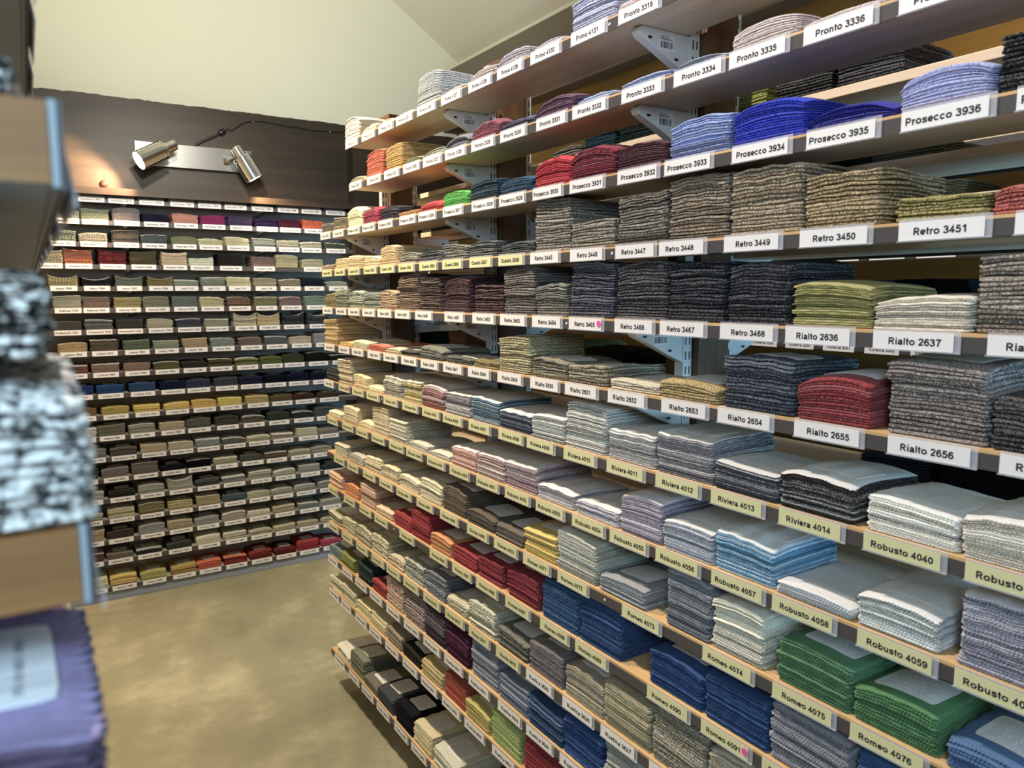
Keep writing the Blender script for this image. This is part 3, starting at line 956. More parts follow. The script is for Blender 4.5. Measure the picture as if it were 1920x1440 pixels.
(13, '3651', 'W', 'Rustica', 2.55, 2.491, 0.155, 0.048, 'd8c890', 'f'),
(13, '3652', 'W', 'Rustica', 2.4, 2.348, 0.122, 0.055, '9c8a70', 'f'),
(13, '3653', 'W', 'Rustica', 2.251, 2.208, 0.141, 0.039, '2b2724', 'f'),
(13, '3654', 'W', 'Rustica', 2.108, 2.052, 0.157, 0.053, 'c9b264', 'f'),
(13, '3655', 'W', 'Rustica', 1.96, 1.9, 0.141, 0.071, 'b84522', 'f'),
(13, '3656', 'W', 'Rustica', 1.818, 1.765, 0.146, 0.054, 'bfae38', 'f'),
(13, '3657', 'W', 'Rustica', 1.662, 1.614, 0.15, 0.089, 'a9bc50', 'f'),
(13, '', 'W', 'Rustica', 0, 1.448, 0.183, 0.112, 'a02330', 'f'),
(14, '3660', 'W', 'Rustica', 2.948, 2.884, 0.151, 0.041, 'd4cdb8', 'f'),
(14, '3661', 'W', 'Rustica', 2.786, 2.727, 0.164, 0.08, '7c8068', 'f'),
(14, '3662', 'W', 'Rustica', 2.643, 2.579, 0.151, 0.039, '74705a', 'f'),
(14, '3663', 'W', 'Rustica', 2.495, 2.438, 0.169, 0.06, '444850', 'f'),
(14, '3664', 'W', 'Rustica', 2.336, 2.275, 0.172, 0.074, '181822', 'f'),
(14, '3665', 'W', 'Rustica', 2.195, 2.133, 0.164, 0.068, 'd8c890', 'f'),
(14, '3666', 'W', 'Rustica', 2.046, 1.981, 0.154, 0.057, 'c9cbb0', 'f')]
BACK = [
(0, '7673', 'Hawthorn', 0.117, 0.008, '8a9078'),
(0, '7674', 'Hawthorn', 0.261, 0.021, '8a947c'),
(0, '7675', 'Hawthorn', 0.4, 0.021, '8d8f80'),
(0, '7676', 'Hawthorn', 0.547, 0.013, '8a8c80'),
(0, '7585', 'Helmsley', 0.7, 0.022, 'b8a67c'),
(0, '7586', 'Helmsley', 0.843, 0.022, 'b0a07c'),
(0, '7587', 'Helmsley', 0.984, 0.016, '8c8068'),
(0, '7588', 'Helmsley', 1.134, 0.019, '6a6258'),
(0, '7589', 'Helmsley', 1.283, 0.024, '8a8270'),
(0, '7590', 'Helmsley', 1.424, 0.014, '9a8f7c'),
(0, '7591', 'Helmsley', 1.573, 0.02, '888078'),
(1, '7601', 'Helmsley', 0.139, 0.045, '8d9a90'),
(1, '7602', 'Helmsley', 0.272, 0.052, '7f9073'),
(1, '7603', 'Helmsley', 0.421, 0.064, '7d7a80'),
(1, '7604', 'Helmsley', 0.564, 0.043, '20203c'),
(1, '7605', 'Helmsley', 0.714, 0.047, 'd08a78'),
(1, '7606', 'Helmsley', 0.861, 0.05, 'a01468'),
(1, '7607', 'Helmsley', 1.009, 0.048, '54406c'),
(1, '7608', 'Helmsley', 1.157, 0.042, '2c2050'),
(1, '7609', 'Helmsley', 1.294, 0.048, '571838'),
(1, '7610', 'Helmsley', 1.439, 0.046, 'e05a1c'),
(2, '7621', 'Helmsley', 0.114, 0.051, '7d8878'),
(2, '7622', 'Helmsley', 0.258, 0.048, '9a988a'),
(2, '7623', 'Helmsley', 0.412, 0.064, '5f5a54'),
(2, '7624', 'Helmsley', 0.549, 0.048, '56656a'),
(2, '7501', 'Highclere', 0.702, 0.04, '8a8c60'),
(2, '7502', 'Highclere', 0.84, 0.036, 'c9c48c'),
(2, '7503', 'Highclere', 0.988, 0.051, 'c9c49c'),
(2, '7504', 'Highclere', 1.139, 0.047, '8c9490'),
(2, '7505', 'Highclere', 1.281, 0.043, 'a0a090'),
(2, '7506', 'Highclere', 1.418, 0.039, 'b3b59a'),
(2, '7507', 'Highclere', 1.57, 0.035, '4a5a50'),
(3, '7442', 'Inverary', 0.05, 0.067, 'a39a74'),
(3, '7443', 'Inverary', 0.184, 0.073, 'b86840'),
(3, '7444', 'Inverary', 0.341, 0.076, '701c24'),
(3, '7445', 'Inverary', 0.49, 0.065, '5c5438'),
(3, '7446', 'Inverary', 0.647, 0.084, 'd0b890'),
(3, '7447', 'Inverary', 0.786, 0.038, 'd8dcc4'),
(3, '7448', 'Inverary', 0.943, 0.064, '2e2c28'),
(3, '7449', 'Inverary', 1.131, 0.054, '8a6c6c'),
(3, '', 'Inverary', 1.271, 0.072, 'bcb484'),
(3, '7450', 'Inverary', 1.426, 0.049, 'b8b48c'),
(4, '7955', 'Jaipur', 0.109, 0.054, '9c9460'),
(4, '7956', 'Jaipur', 0.26, 0.046, '1c2028'),
(4, '7957', 'Jaipur', 0.414, 0.056, '6c7468'),
(4, '7958', 'Jaipur', 0.569, 0.051, '8c7c40'),
(4, '7113', 'Jazz', 0.7, 0.034, '8c9888'),
(4, '7114', 'Jazz', 0.846, 0.05, '8c9080'),
(4, '7115', 'Jazz', 0.986, 0.051, 'd0cc98'),
(4, '7116', 'Jazz', 1.136, 0.047, 'a8a484'),
(4, '7117', 'Jazz', 1.281, 0.043, '8c8468'),
(4, '7118', 'Jazz', 1.426, 0.049, '202838'),
(4, '7119', 'Jazz', 1.577, 0.03, 'a8b0a0'),
(5, '7225', 'Kahuna', 0.121, 0.062, 'b0b094'),
(5, '7226', 'Kahuna', 0.25, 0.053, '9c7c70'),
(5, '7227', 'Kahuna', 0.401, 0.052, 'b0a058'),
(5, '7228', 'Kahuna', 0.545, 0.057, '8c8c6c'),
(5, '7229', 'Kahuna', 0.689, 0.054, '70807c'),
(5, '7230', 'Kahuna', 0.832, 0.052, 'c8c084'),
(5, '7231', 'Kahuna', 0.982, 0.051, '84684c'),
(5, '7232', 'Kahuna', 1.134, 0.052, '8c8c54'),
(5, '7233', 'Kahuna', 1.282, 0.053, '9c7c7c'),
(5, '7234', 'Kahuna', 1.435, 0.054, '88a08c'),
(6, '7251', 'Knebworth', 0.112, 0.046, '5c5848'),
(6, '7252', 'Knebworth', 0.257, 0.051, '6c706c'),
(6, '7253', 'Knebworth', 0.405, 0.048, '4c483c'),
(6, '7254', 'Knebworth', 0.555, 0.049, 'b8b090'),
(6, '7255', 'Knebworth', 0.703, 0.047, '4c5060'),
(6, '7256', 'Knebworth', 0.852, 0.041, '9ca084'),
(6, '7926', 'Kolkata', 1.011, 0.075, 'a8a088'),
(6, '7927', 'Kolkata', 1.148, 0.076, 'b8a878'),
(6, '7928', 'Kolkata', 1.293, 0.073, '2c3438'),
(6, '7929', 'Kolkata', 1.449, 0.074, '384048'),
(7, '7809', 'Lattice', 0.131, 0.046, 'c8a868'),
(7, '7810', 'Lattice', 0.276, 0.06, '6c6048'),
(7, '7655', 'Liberty', 0.432, 0.052, '68785c'),
(7, '7656', 'Liberty', 0.58, 0.042, '98a088'),
(7, '7657', 'Liberty', 0.732, 0.05, 'c0a070'),
(7, '7658', 'Liberty', 0.88, 0.046, '8c9c8c'),
(7, '7659', 'Liberty', 1.038, 0.047, '8c7468'),
(7, '7660', 'Liberty', 1.186, 0.048, '6c7078'),
(7, '7275', 'Lindum', 1.335, 0.039, 'd0c4a0'),
(7, '7276', 'Lindum', 1.484, 0.055, 'a09ca0'),
(8, '7290', 'Lindum', -0.018, 0.033, 'a08068'),
(8, '7291', 'Lindum', 0.126, 0.042, '84504c'),
(8, '7292', 'Lindum', 0.274, 0.043, '9c7868'),
(8, '7293', 'Lindum', 0.426, 0.039, 'a07c6c'),
(8, '7294', 'Lindum', 0.576, 0.038, '6c6838'),
(8, '7295', 'Lindum', 0.72, 0.036, '34342c'),
(8, '7296', 'Lindum', 0.863, 0.042, '5c5438'),
(8, '7297', 'Lindum', 1.01, 0.042, '7c8038'),
(8, '7298', 'Lindum', 1.154, 0.043, '64701c'),
(8, '7299', 'Lindum', 1.287, 0.049, '48502c'),
(8, '7300', 'Lindum', 1.435, 0.054, '182018'),
(8, '7301', 'Lindum', 1.585, 0.03, '203028'),
(9, '7310', 'Lindum', 0.0, 0.05, '182850'),
(9, '7311', 'Lindum', 0.144, 0.046, '184080'),
(9, '7312', 'Lindum', 0.29, 0.043, '1c508c'),
(9, '7313', 'Lindum', 0.447, 0.044, '285484'),
(9, '7314', 'Lindum', 0.6, 0.04, '182448'),
(9, '7315', 'Lindum', 0.735, 0.041, '3c4468'),
(9, '7316', 'Lindum', 0.887, 0.042, '505058'),
(9, '7317', 'Lindum', 1.027, 0.045, '28284c'),
(9, '7318', 'Lindum', 1.169, 0.043, '141828'),
(9, '7319', 'Lindum', 1.309, 0.049, '181c40'),
(9, '7320', 'Lindum', 1.457, 0.045, '202438'),
(10, '7330', 'Lindum', 0.014, 0.058, 'c0641c'),
(10, '7331', 'Lindum', 0.153, 0.042, '94701c'),
(10, '7332', 'Lindum', 0.308, 0.039, 'c0a418'),
(10, '7333', 'Lindum', 0.463, 0.035, 'e4c018'),
(10, '7334', 'Lindum', 0.616, 0.036, 'e8c01c'),
(10, '7335', 'Lindum', 0.761, 0.041, 'e8b818'),
(10, '7336', 'Lindum', 0.907, 0.042, 'ecd01c'),
(10, '7337', 'Lindum', 1.061, 0.043, 'ccac4c'),
(10, '7338', 'Lindum', 1.204, 0.029, '6c5c30'),
(10, '7339', 'Lindum', 1.345, 0.03, '4c2c18'),
(10, '7340', 'Lindum', 1.497, 0.03, '4c4020'),
(11, '7351', 'Lindum', 0.145, 0.047, 'e4d6d6'),
(11, '7864', 'Madrid', 0.284, 0.056, '7c7860'),
(11, '7865', 'Madrid', 0.433, 0.044, 'a0a08c'),
(11, '7866', 'Madrid', 0.587, 0.041, 'c0a884'),
(11, '7867', 'Madrid', 0.727, 0.05, '6c6854'),
(11, '7868', 'Madrid', 0.883, 0.047, '545040'),
(11, '7869', 'Madrid', 1.033, 0.038, '6c6450'),
(11, '7870', 'Madrid', 1.181, 0.048, '3c4840'),
(11, '7871', 'Madrid', 1.331, 0.039, '30403c'),
(11, '7872', 'Madrid', 1.473, 0.055, '585c5c'),
(12, '7755', 'Marrakesh', 0.184, 0.047, '8c8c84'),
(12, '7756', 'Marrakesh', 0.334, 0.044, '6c6054'),
(12, '7757', 'Marrakesh', 0.484, 0.04, 'c8b088'),
(12, '7758', 'Marrakesh', 0.627, 0.041, 'c0b890'),
(12, '7759', 'Marrakesh', 0.771, 0.042, '98a8a8'),
(12, '7760', 'Marrakesh', 0.916, 0.033, '6c6860'),
(12, '7761', 'Marrakesh', 1.058, 0.029, 'b8b088'),
(12, '7762', 'Marrakesh', 1.201, 0.029, 'b8a890'),
(12, '8072', 'Mayfair', 1.355, 0.045, 'c8c49c'),
(12, '8073', 'Mayfair', 1.489, 0.03, '8c8474'),
(13, '8084', 'Mayfair', 0.14, 0.051, '4c5048'),
(13, '8085', 'Mayfair', 0.289, 0.048, '8c8080'),
(13, '8086', 'Mayfair', 0.435, 0.062, '84746c'),
(13, '8087', 'Mayfair', 0.578, 0.027, '181c20'),
(13, '8088', 'Mayfair', 0.717, 0.037, '101014'),
(13, '7841', 'Moire', 0.866, 0.033, 'b8b488'),
(13, '7842', 'Moire', 1.016, 0.033, '585c54'),
(13, '7843', 'Moire', 1.157, 0.029, '6c5c48'),
(13, '7844', 'Moire', 1.304, 0.03, 'a8a884'),
(13, '7845', 'Moire', 1.444, 0.035, 'a89c8c'),
(14, '7966', 'Monza', 0.158, 0.043, 'c0bcb0'),
(14, '7967', 'Monza', 0.314, 0.035, '34342c'),
(14, '7834', 'Mumbai', 0.462, 0.045, 'b0b0a0'),
(14, '7835', 'Mumbai', 0.611, 0.073, 'b0ac9c'),
(14, '7836', 'Mumbai', 0.76, 0.037, '505858'),
(14, '7837', 'Mumbai', 0.904, 0.033, '8c908c'),
(14, '7838', 'Mumbai', 1.06, 0.043, 'b8b8a8'),
(14, '7839', 'Mumbai', 1.205, 0.034, 'b0b0a0'),
(14, '7840', 'Mumbai', 1.36, 0.04, 'a0a8a0'),
(14, '7841', 'Mumbai', 1.51, 0.03, '3c4040'),
(15, '7526', 'Mystique', 0.149, 0.039, 'a0a098'),
(15, '7527', 'Mystique', 0.304, 0.048, 'c8c098'),
(15, '7528', 'Mystique', 0.455, 0.054, '7c704c'),
(15, '7529', 'Mystique', 0.606, 0.046, 'b8a870'),
(15, '7530', 'Mystique', 0.759, 0.051, '988860'),
(15, '7531', 'Mystique', 0.902, 0.038, '485868'),
(15, '7276', 'Newport', 1.046, 0.034, 'c0bca0'),
(15, '7277', 'Newport', 1.187, 0.034, 'a8a498'),
(15, '7278', 'Newport', 1.33, 0.035, '989c90'),
(15, '7279', 'Newport', 1.478, 0.036, '888c84'),
(16, '7801', 'Nexus', 0.149, 0.056, 'c8a87c'),
(16, '7802', 'Nexus', 0.293, 0.04, '504438'),
(16, '7482', 'Nirvana', 0.451, 0.05, 'a8a8a8'),
(16, '7483', 'Nirvana', 0.6, 0.05, 'b8a880'),
(16, '7484', 'Nirvana', 0.746, 0.042, 'a0a09c'),
(16, '7485', 'Nirvana', 0.897, 0.048, 'b0a890'),
(16, '7486', 'Nirvana', 1.041, 0.029, 'd0ccb0'),
(16, '7487', 'Nirvana', 1.193, 0.039, 'b0a888'),
(16, '7488', 'Nirvana', 1.347, 0.03, '808880'),
(16, '7489', 'Nirvana', 1.492, 0.036, 'a0a090'),
(17, '7394', 'Oakham', 0.14, 0.039, '744c44'),
(17, '7395', 'Oakham', 0.284, 0.027, '7c7064'),
(17, '7396', 'Oakham', 0.43, 0.027, '383c38'),
(17, '7397', 'Oakham', 0.589, 0.037, '404844'),
(17, '7968', 'Oxford', 0.746, 0.047, 'dcd4bc'),
(17, '7969', 'Oxford', 0.9, 0.038, 'd0ccb0'),
(17, '7970', 'Oxford', 1.046, 0.029, 'c0b898'),
(17, '7971', 'Oxford', 1.192, 0.03, 'b8ac88'),
(17, '7972', 'Oxford', 1.34, 0.03, 'b0a480'),
(17, '7973', 'Oxford', 1.492, 0.031, 'b0a888'),
(18, '7984', 'Oxford', 0.15, 0.052, 'e0d88c'),
(18, '7985', 'Oxford', 0.294, 0.053, 'e4bc38'),
(18, '7986', 'Oxford', 0.446, 0.041, 'b8b040'),
(18, '7987', 'Oxford', 0.603, 0.042, 'b89428'),
(18, '7988', 'Oxford', 0.746, 0.042, 'e05c1c'),
(18, '7989', 'Oxford', 0.894, 0.038, '981828'),
(18, '7990', 'Oxford', 1.043, 0.044, '8c2018'),
(18, '7991', 'Oxford', 1.191, 0.035, '681810'),
(18, '7992', 'Oxford', 1.336, 0.056, 'b0142c'),
(18, '7993', 'Oxford', 1.487, 0.031, 'b82858')]

# ------------------------------------------------------------------ room shell
XR, YB, XL, YF = 2.62, 4.76, -1.55, -3.0


def floor_mat():
    t = NT('screed_floor', 0.55)
    v = t.coord('Object')
    a = t.noise(v, 1.7, 5.0, 0.62)
    b = t.noise(v, 7.0, 4.0, 0.6)
    c = t.noise(v, 220.0, 2.0, 0.6)
    f = t.math('ADD', t.math('MULTIPLY', a, 0.62), t.math('ADD', t.math('MULTIPLY', b, 0.28), t.math('MULTIPLY', c, 0.10)))
    t.base(t.ramp(f, [(0.36, srgb('7b7862')), (0.50, srgb('8b876f')), (0.64, srgb('ada78c'))]))
    t.bump(c, 0.15, 0.001)
    return t.m


def plaster(name, col, k=0.9):
    t = NT(name, 0.85)
    v = t.coord('Object')
    a = t.noise(v, 1.2, 4.0, 0.6)
    t.base(t.ramp(a, [(0.35, scale(col, k)), (0.65, col)]))
    t.bump(t.noise(v, 30.0, 3.0, 0.5), 0.12, 0.004)
    return t.m


M_CREAM = plaster('cream_plaster', srgb('e4e4d0'), 0.97)
M_GREYPANEL = plain('grey_back_panel', srgb('c0b8ae'), 0.6)
M_GREYSHELF = plain('grey_shelf_paint', srgb('aaa49c'), 0.55)
M_GREYKICK = plain('grey_plinth_paint', srgb('8c94a4'), 0.5)
M_TIMBER = wood('dark_timber', srgb('21190f'), srgb('382c1d'), 'x', 0.5, 0.6)
M_TIMBERZ = wood('brown_timber', srgb('4a3220'), srgb('72543a'), 'z', 0.5, 0.8)
M_PLATEWOOD = plain('taupe_timber', srgb('6f675c'), 0.7)

structure(box('floor', XL, XR, YF, YB, -0.05, 0.0, floor_mat()))
zt = lambda x: 3.297 - 0.657 * (x - 2.567)
RIDGE = -0.1
# back gable wall
poly = [(XL, 0.0), (XR, 0.0), (XR, zt(XR)), (RIDGE, zt(RIDGE)), (XL, zt(RIDGE) - 0.657 * (RIDGE - XL))]
structure(prism('wall_back', poly, YB, YB + 0.1, M_CREAM))
structure(box('wall_right', XR, XR + 0.1, YF, YB, 0.0, zt(XR), M_CREAM))
structure(box('wall_front_blocker', 0.95, XR, YF - 0.1, YF, 0.0, zt(XR), M_CREAM))  # partial unseen wall, added to keep light out of the far aisle
structure(box('wall_left', XL - 0.1, XL, YF, YB, 0.0, zt(RIDGE) - 0.657 * (RIDGE - XL), M_CREAM))
# the two slopes of the ceiling
M_CEIL = plaster('grey_cream_ceiling', srgb('e0dccd'), 0.97)
structure(prism('ceiling', [(RIDGE, zt(RIDGE)), (XR + 0.1, zt(XR + 0.1)), (XR + 0.1, zt(XR + 0.1) + 0.1), (RIDGE, zt(RIDGE) + 0.1)], YF, YB, M_CEIL))
zl = zt(RIDGE) - 0.657 * (RIDGE - XL)
structure(prism('ceiling', [(XL - 0.1, zl - 0.0657), (RIDGE, zt(RIDGE)), (RIDGE, zt(RIDGE) + 0.1), (XL - 0.1, zl + 0.1)], YF, YB, M_CEIL))
# brown boarding added over the cream right wall, to darken the shelf gaps
structure(box('wall_right_panel', 2.605, XR, YF, YB, 0.0, 2.78, wood('golden_boarding', srgb('7c6030'), srgb('96773e'), 'y', 0.6)))
# timber wall plate along the right wall and the big beam on the back wall
structure(box('trim_1', 2.50, XR, YF, YB, 2.78, 3.17, M_PLATEWOOD))


def rough_beam(name, x0, x1, y0, y1, z0, z1, m):
    n = 220
    v, f = [], []
    R = np.random.RandomState(3)
    nz = np.convolve(R.normal(0, 1, (n + 9)), np.ones(5) / 5, 'same') * 0.004 + R.normal(0, 0.0010, n + 9)
    for i in range(n + 1):
        x = x0 + (x1 - x0) * i / n
        a, b = nz[i + 4] * 0.5, nz[i + 2]
        v += [(x, y0, z0 + a), (x, y0, z1 + b), (x, y1, z1 + b), (x, y1, z0 + a)]
    for i in range(n):
        for k in range(4):
            a, b = i * 4 + k, i * 4 + (k + 1) % 4
            f.append((a, a + 4, b + 4, b))
    f += [(0, 1, 2, 3), (n * 4 + 3, n * 4 + 2, n * 4 + 1, n * 4)]
    o = obj(name, mesh(name, v, f), m)
    bm_fix(o.data)
    return structure(o)


beam = rough_beam('wall_back_beam', XL, XR, 4.60, YB, 2.235, 2.718, M_TIMBER)
lathe('bolt_head', [(0.020, 0.0), (0.020, 0.004), (0.016, 0.010), (0.007, 0.013)], plain('rusty_iron', srgb('3a2318'), 0.5, 0.4), beam, Matrix.Translation((0.39, 4.601, 2.262)) @ Matrix.Rotation(PI / 2, 4, 'X'), 20)
structure(box('wall_back_ledge', XL, XR, 4.505, 4.76, 2.197, 2.232, wood('ledge_timber', srgb('241a12'), srgb('3c2c1e'), 'x', 0.5)))

# ------------------------------------------------------------------ long oak rack: posts, uprights, brackets, shelves
Z = [2.191, 2.042, 1.890, 1.746, 1.600, 1.455, 1.308, 1.161, 1.012, 0.870, 0.713, 0.564, 0.419, 0.143]
FAR = [2.648, 2.645] + [2.975] * 11 + [3.007]
POSTS = [1.168, 1.97, 2.772]
POSTW = ['nearest', 'middle', 'farthest']
YN = -0.30


def slotted_mat():
    t = NT('slotted_steel', 0.4)
    v = t.n('ShaderNodeTexCoord').outputs['Object']
    sp = t.n('ShaderNodeSeparateXYZ')
    t.l(v, sp.inputs[0])
    fz = t.math('FRACT', t.math('DIVIDE', sp.outputs[2], 0.032))
    sl = t.math('LESS_THAN', fz, 0.55)
    off = t.math('ABSOLUTE', t.math('SUBTRACT', t.math('ABSOLUTE', sp.outputs[0]), 0.0055))
    inx = t.math('LESS_THAN', off, 0.0018)
    t.base(t.mix(t.math('MULTIPLY', sl, inx), srgb('d9d6d4'), (0.02, 0.02, 0.02)))
    return t.m


M_SLOT = slotted_mat()
for k, py in enumerate(POSTS):
    p_ = box('timber_post', 1.208, 1.302, py - 0.03, py + 0.07, 0.0, 2.36, M_TIMBERZ, bevel=0.003)
    tag(p_, 'dark brown timber post inside the long oak rack, %s of the three' % POSTW[k], 'post', 'timber posts of the oak rack')
    for side, (x0, x1) in (('aisle', (1.180, 1.206)), ('back', (1.304, 1.330))):
        u = box('slotted_upright', -0.013, 0.013, -0.0125, 0.0125, 0.0, 2.34, M_SLOT, None, ((x0 + x1) / 2, py, 0.0))
        tag(u, 'white slotted steel upright on the %s side of the %s timber post' % (side, POSTW[k]), 'upright', 'slotted uprights')


def bracket_mesh(L=0.142, H=0.078, W=0.022):
    prof = [(0.0, 0.0), (-L + 0.012, 0.0), (-L + 0.003, -0.004), (-L, -0.011), (-L + 0.006, -0.019), (-L * 0.62, -0.040), (-L * 0.25, -0.064), (-0.002, -H), (0.0, -H)]
    return prof, W


def bracket(x, y, z, mirror, label):
    prof, W = bracket_mesh()
    if mirror:
        prof = [(-a, b) for a, b in prof]
    o = prism('shelf_bracket', prof, -W / 2, W / 2, M_WHITE_STEEL, None, (x, y, z), bevel=0.004)
    tag(o, label, 'bracket', 'white steel shelf brackets')
    s = -1 if not mirror else 1
    # two oval punch holes near the lower edge
    for a, b in ((-0.112, -0.019), (-0.040, -0.051)):
        v, f = lathe_vf([(0.004, 0.0), (0.004, 0.0004)], 12)
        mt = Matrix.Translation((s * -a * -1 if False else (a if not mirror else -a), -W / 2 - 0.0001, b)) @ Matrix.Rotation(PI / 2, 4, 'X') @ Matrix.Diagonal((1.5, 0.7, 1, 1))
        obj('punch_hole', mesh('punch_hole', [tuple(mt @ Vector(q)) for q in v], f), M_BLACK, o)
    return o


def barcode(parent):
    """white sticker with text lines and a barcode, on the near face of a bracket"""
    o = box('barcode_sticker', -0.088, -0.046, -0.0116, -0.0111, -0.038, -0.008, M_CARD_W, parent)
    v, f = [], []
    R = np.random.RandomState(5)
    x = -0.084
    while x < -0.051:
        wd = R.choice([0.0007, 0.0011, 0.0016])
        a, b = box_vf(x, x + wd, -0.0119, -0.0116, -0.034, -0.021, len(v))
        v += a
        f += b
        x += wd + R.choice([0.0008, 0.0013, 0.0019])
    for zz, x1 in ((-0.018, -0.052), (-0.0155, -0.058), (-0.012, -0.062)):
        a, b = box_vf(-0.084 if zz > -0.013 else -0.086, x1, -0.0119, -0.0116, zz, zz + 0.0011, len(v))
        v += a
        f += b
    obj('barcode_print', mesh('barcode_print', v, f), M_INK, o)


make_texts(sorted({'%s %s' % (r[3], r[1]) for r in RIGHT if r[1]} | {'%s %s' % (r[2], r[1]) for r in BACK if r[1]} | {'Volterra %d' % n for n in range(3257, 3265)} | {'Scope %d' % n for n in range(2333, 2340)}))

SHELFW = [ORD[i] + ' shelf down' for i in range(14)]
for i, z in enumerate(Z):
    zt_ = z + 0.027
    s = empty('oak_shelf', (1.0, (YN + FAR[i]) / 2, zt_ - 0.018))
    L2 = (FAR[i] - YN) / 2
    box('board', 0.0068, 0.172, -L2, L2, 0.0, 0.018, [M_EDGE, M_OAK], s, bevel=0.0012).data.polygons[0].material_index = 1  # paler underside: floor bounce put into its colour, top stays tan
    box('front_edging', 0.0045, 0.0066, -L2, L2, 0.0, 0.018, M_EDGE, s)
    st = box('edge_strip', 0.0022, 0.0044, -L2 + 0.004, L2 - 0.004, -0.0075, 0.0135, M_STRIP, s)
    st['label'] = 'charcoal ticket strip'
    for q in range(3):
        yy = -L2 + 0.55 + q * 1.02 + rng.uniform(-.1, .1)
        lathe('screw', [(0.0032, 0.0), (0.0028, 0.0008), (0.0012, 0.0012)], M_WHITE_STEEL, st, Matrix.Translation((0.0021, yy, 0.004)) @ Matrix.Rotation(-PI / 2, 4, 'Y'), 12)
    tag(s, 'long pale oak shelf with a charcoal front strip, %s of the long rack' % ORD[i], 'shelf', 'shelves of the long oak rack')
    for k, py in enumerate(POSTS):
        if i >= 9 or (i < 2 and k == 2):
            continue
        if any(r[0] == i + 2 and r[6] > 0 and abs(r[5] - py) < 0.090 and r[7] > 0.072 for r in RIGHT):
            continue  # hidden behind the tall stack pushed against it
        b = bracket(1.182, py, zt_ - 0.0185, False, 'white steel bracket under the %s oak shelf down, at the %s post' % (ORD[i], POSTW[k]))
        if i < 5:
            barcode(b)
# the shelves on the rack's other face
REAR_ROWS = tuple(range(1, 13))
for i in REAR_ROWS:
    zt_ = Z[i] + 0.027
    s = empty('rear_shelf', (1.335, (YN + 2.97) / 2, zt_ - 0.018))
    L2 = (2.97 - YN) / 2
    box('board', 0.0, 0.165, -L2, L2, 0.0, 0.018, M_OAK, s, bevel=0.0012)
    box('front_edging', 0.1652, 0.1672, -L2, L2, -0.006, 0.018, M_STRIP, s)
    tag(s, 'oak shelf on the back of the long rack, behind the %s shelf down' % ORD[i], 'shelf', 'shelves behind the long oak rack')
    for k, py in enumerate(POSTS):
        if i < 2 or i > 6:
            continue
        bracket(1.331, py, zt_ - 0.0185, True, 'white steel bracket behind the %s post, facing away under the %s shelf down' % (POSTW[k], ORD[i]))


# ------------------------------------------------------------------ tickets
def ticket(text, yel, w, mtx_loc, rz, label, cat, group, name, holder=True, dot=False, dx=0.0, hh=0.0265):
    """faces local -Y, lower left... origin at the bottom centre"""
    mcard = M_CARD_Y if yel else M_CARD_W
    if holder:
        hv, hf = box_vf(-w / 2 - 0.0005, w / 2 + 0.0045, 0.0, 0.0012, 0.0, hh + 0.0035)
        lv, lf = box_vf(-w / 2 - 0.0015, w / 2 + 0.0045, -0.0026, 0.0, 0.0, 0.0016, 8)
        o = obj(name, mesh(name, hv, hf), M_HOLDER, None, mtx_loc, rz)
        obj('holder_lip', mesh('holder_lip', lv, [tuple(i - 8 for i in q) for q in lf]), M_HOLDER, o)
        c = box('card', -w / 2 + dx, w / 2 - 0.004 + dx, -0.0009, -0.0003, 0.0018, hh, mcard, o)
        yt = -0.00115
    else:
        o = box(name, -w / 2, w / 2, -0.0012, 0.0, 0.0, hh, mcard, None, mtx_loc, rz)
        c = o
        yt = -0.00145
    v, f = _font[text]
    width = max(a[0] for a in v) - min(a[0] for a in v)
    k = min(1.0, (w * 0.90) / width)
    sx = -0.001 + dx + rng.uniform(-0.004, 0.004) * (1 - k if k < 1 else 1)
    base = 0.0085
    obj('lettering', mesh('lettering', [(a[0] * k + sx, yt, a[2] * k + base) for a in v], f), M_INK, c)
    if dot:
        lathe('round_sticker', [(0.0062, 0.0), (0.0062, 0.0008)], M_PINK, c, Matrix.Translation((w / 2 - 0.011, -0.0016, 0.0165)) @ Matrix.Rotation(PI / 2, 4, 'X'), 20)
    tag(o, label, cat, group)
    return o


# ------------------------------------------------------------------ stock on the long rack
seed = 100
order = {}
for r in RIGHT:
    row, num, tc, ser, ty, sy, w, h, col, st = r
    order.setdefault(row, []).append(r)
STYLE_WORD = {'k': 'tweed', 'v': 'ribbed cloth', 'f': 'felt', 'r': 'pinked weave'}
def fit_widths(items):
    """keep neighbouring stacks on a shelf from running into each other"""
    st = sorted([[r[5], min(max(r[6], 0.118), 0.142), r] for r in items if r[6] > 0], key=lambda q: -q[0])
    for _ in range(6):
        for a, b_ in zip(st, st[1:]):
            over = (a[1] + b_[1]) / 2 + 0.0078 - (a[0] - b_[0])
            if over > 0:
                for q in (a, b_):
                    q[1] = max(0.108, q[1] - over * 0.6)
                over = (a[1] + b_[1]) / 2 + 0.0078 - (a[0] - b_[0])
                if over > 0:
                    a[0] += over * 0.5
                    b_[0] -= over * 0.5
    return {id(q[2]): (q[0], q[1]) for q in st}


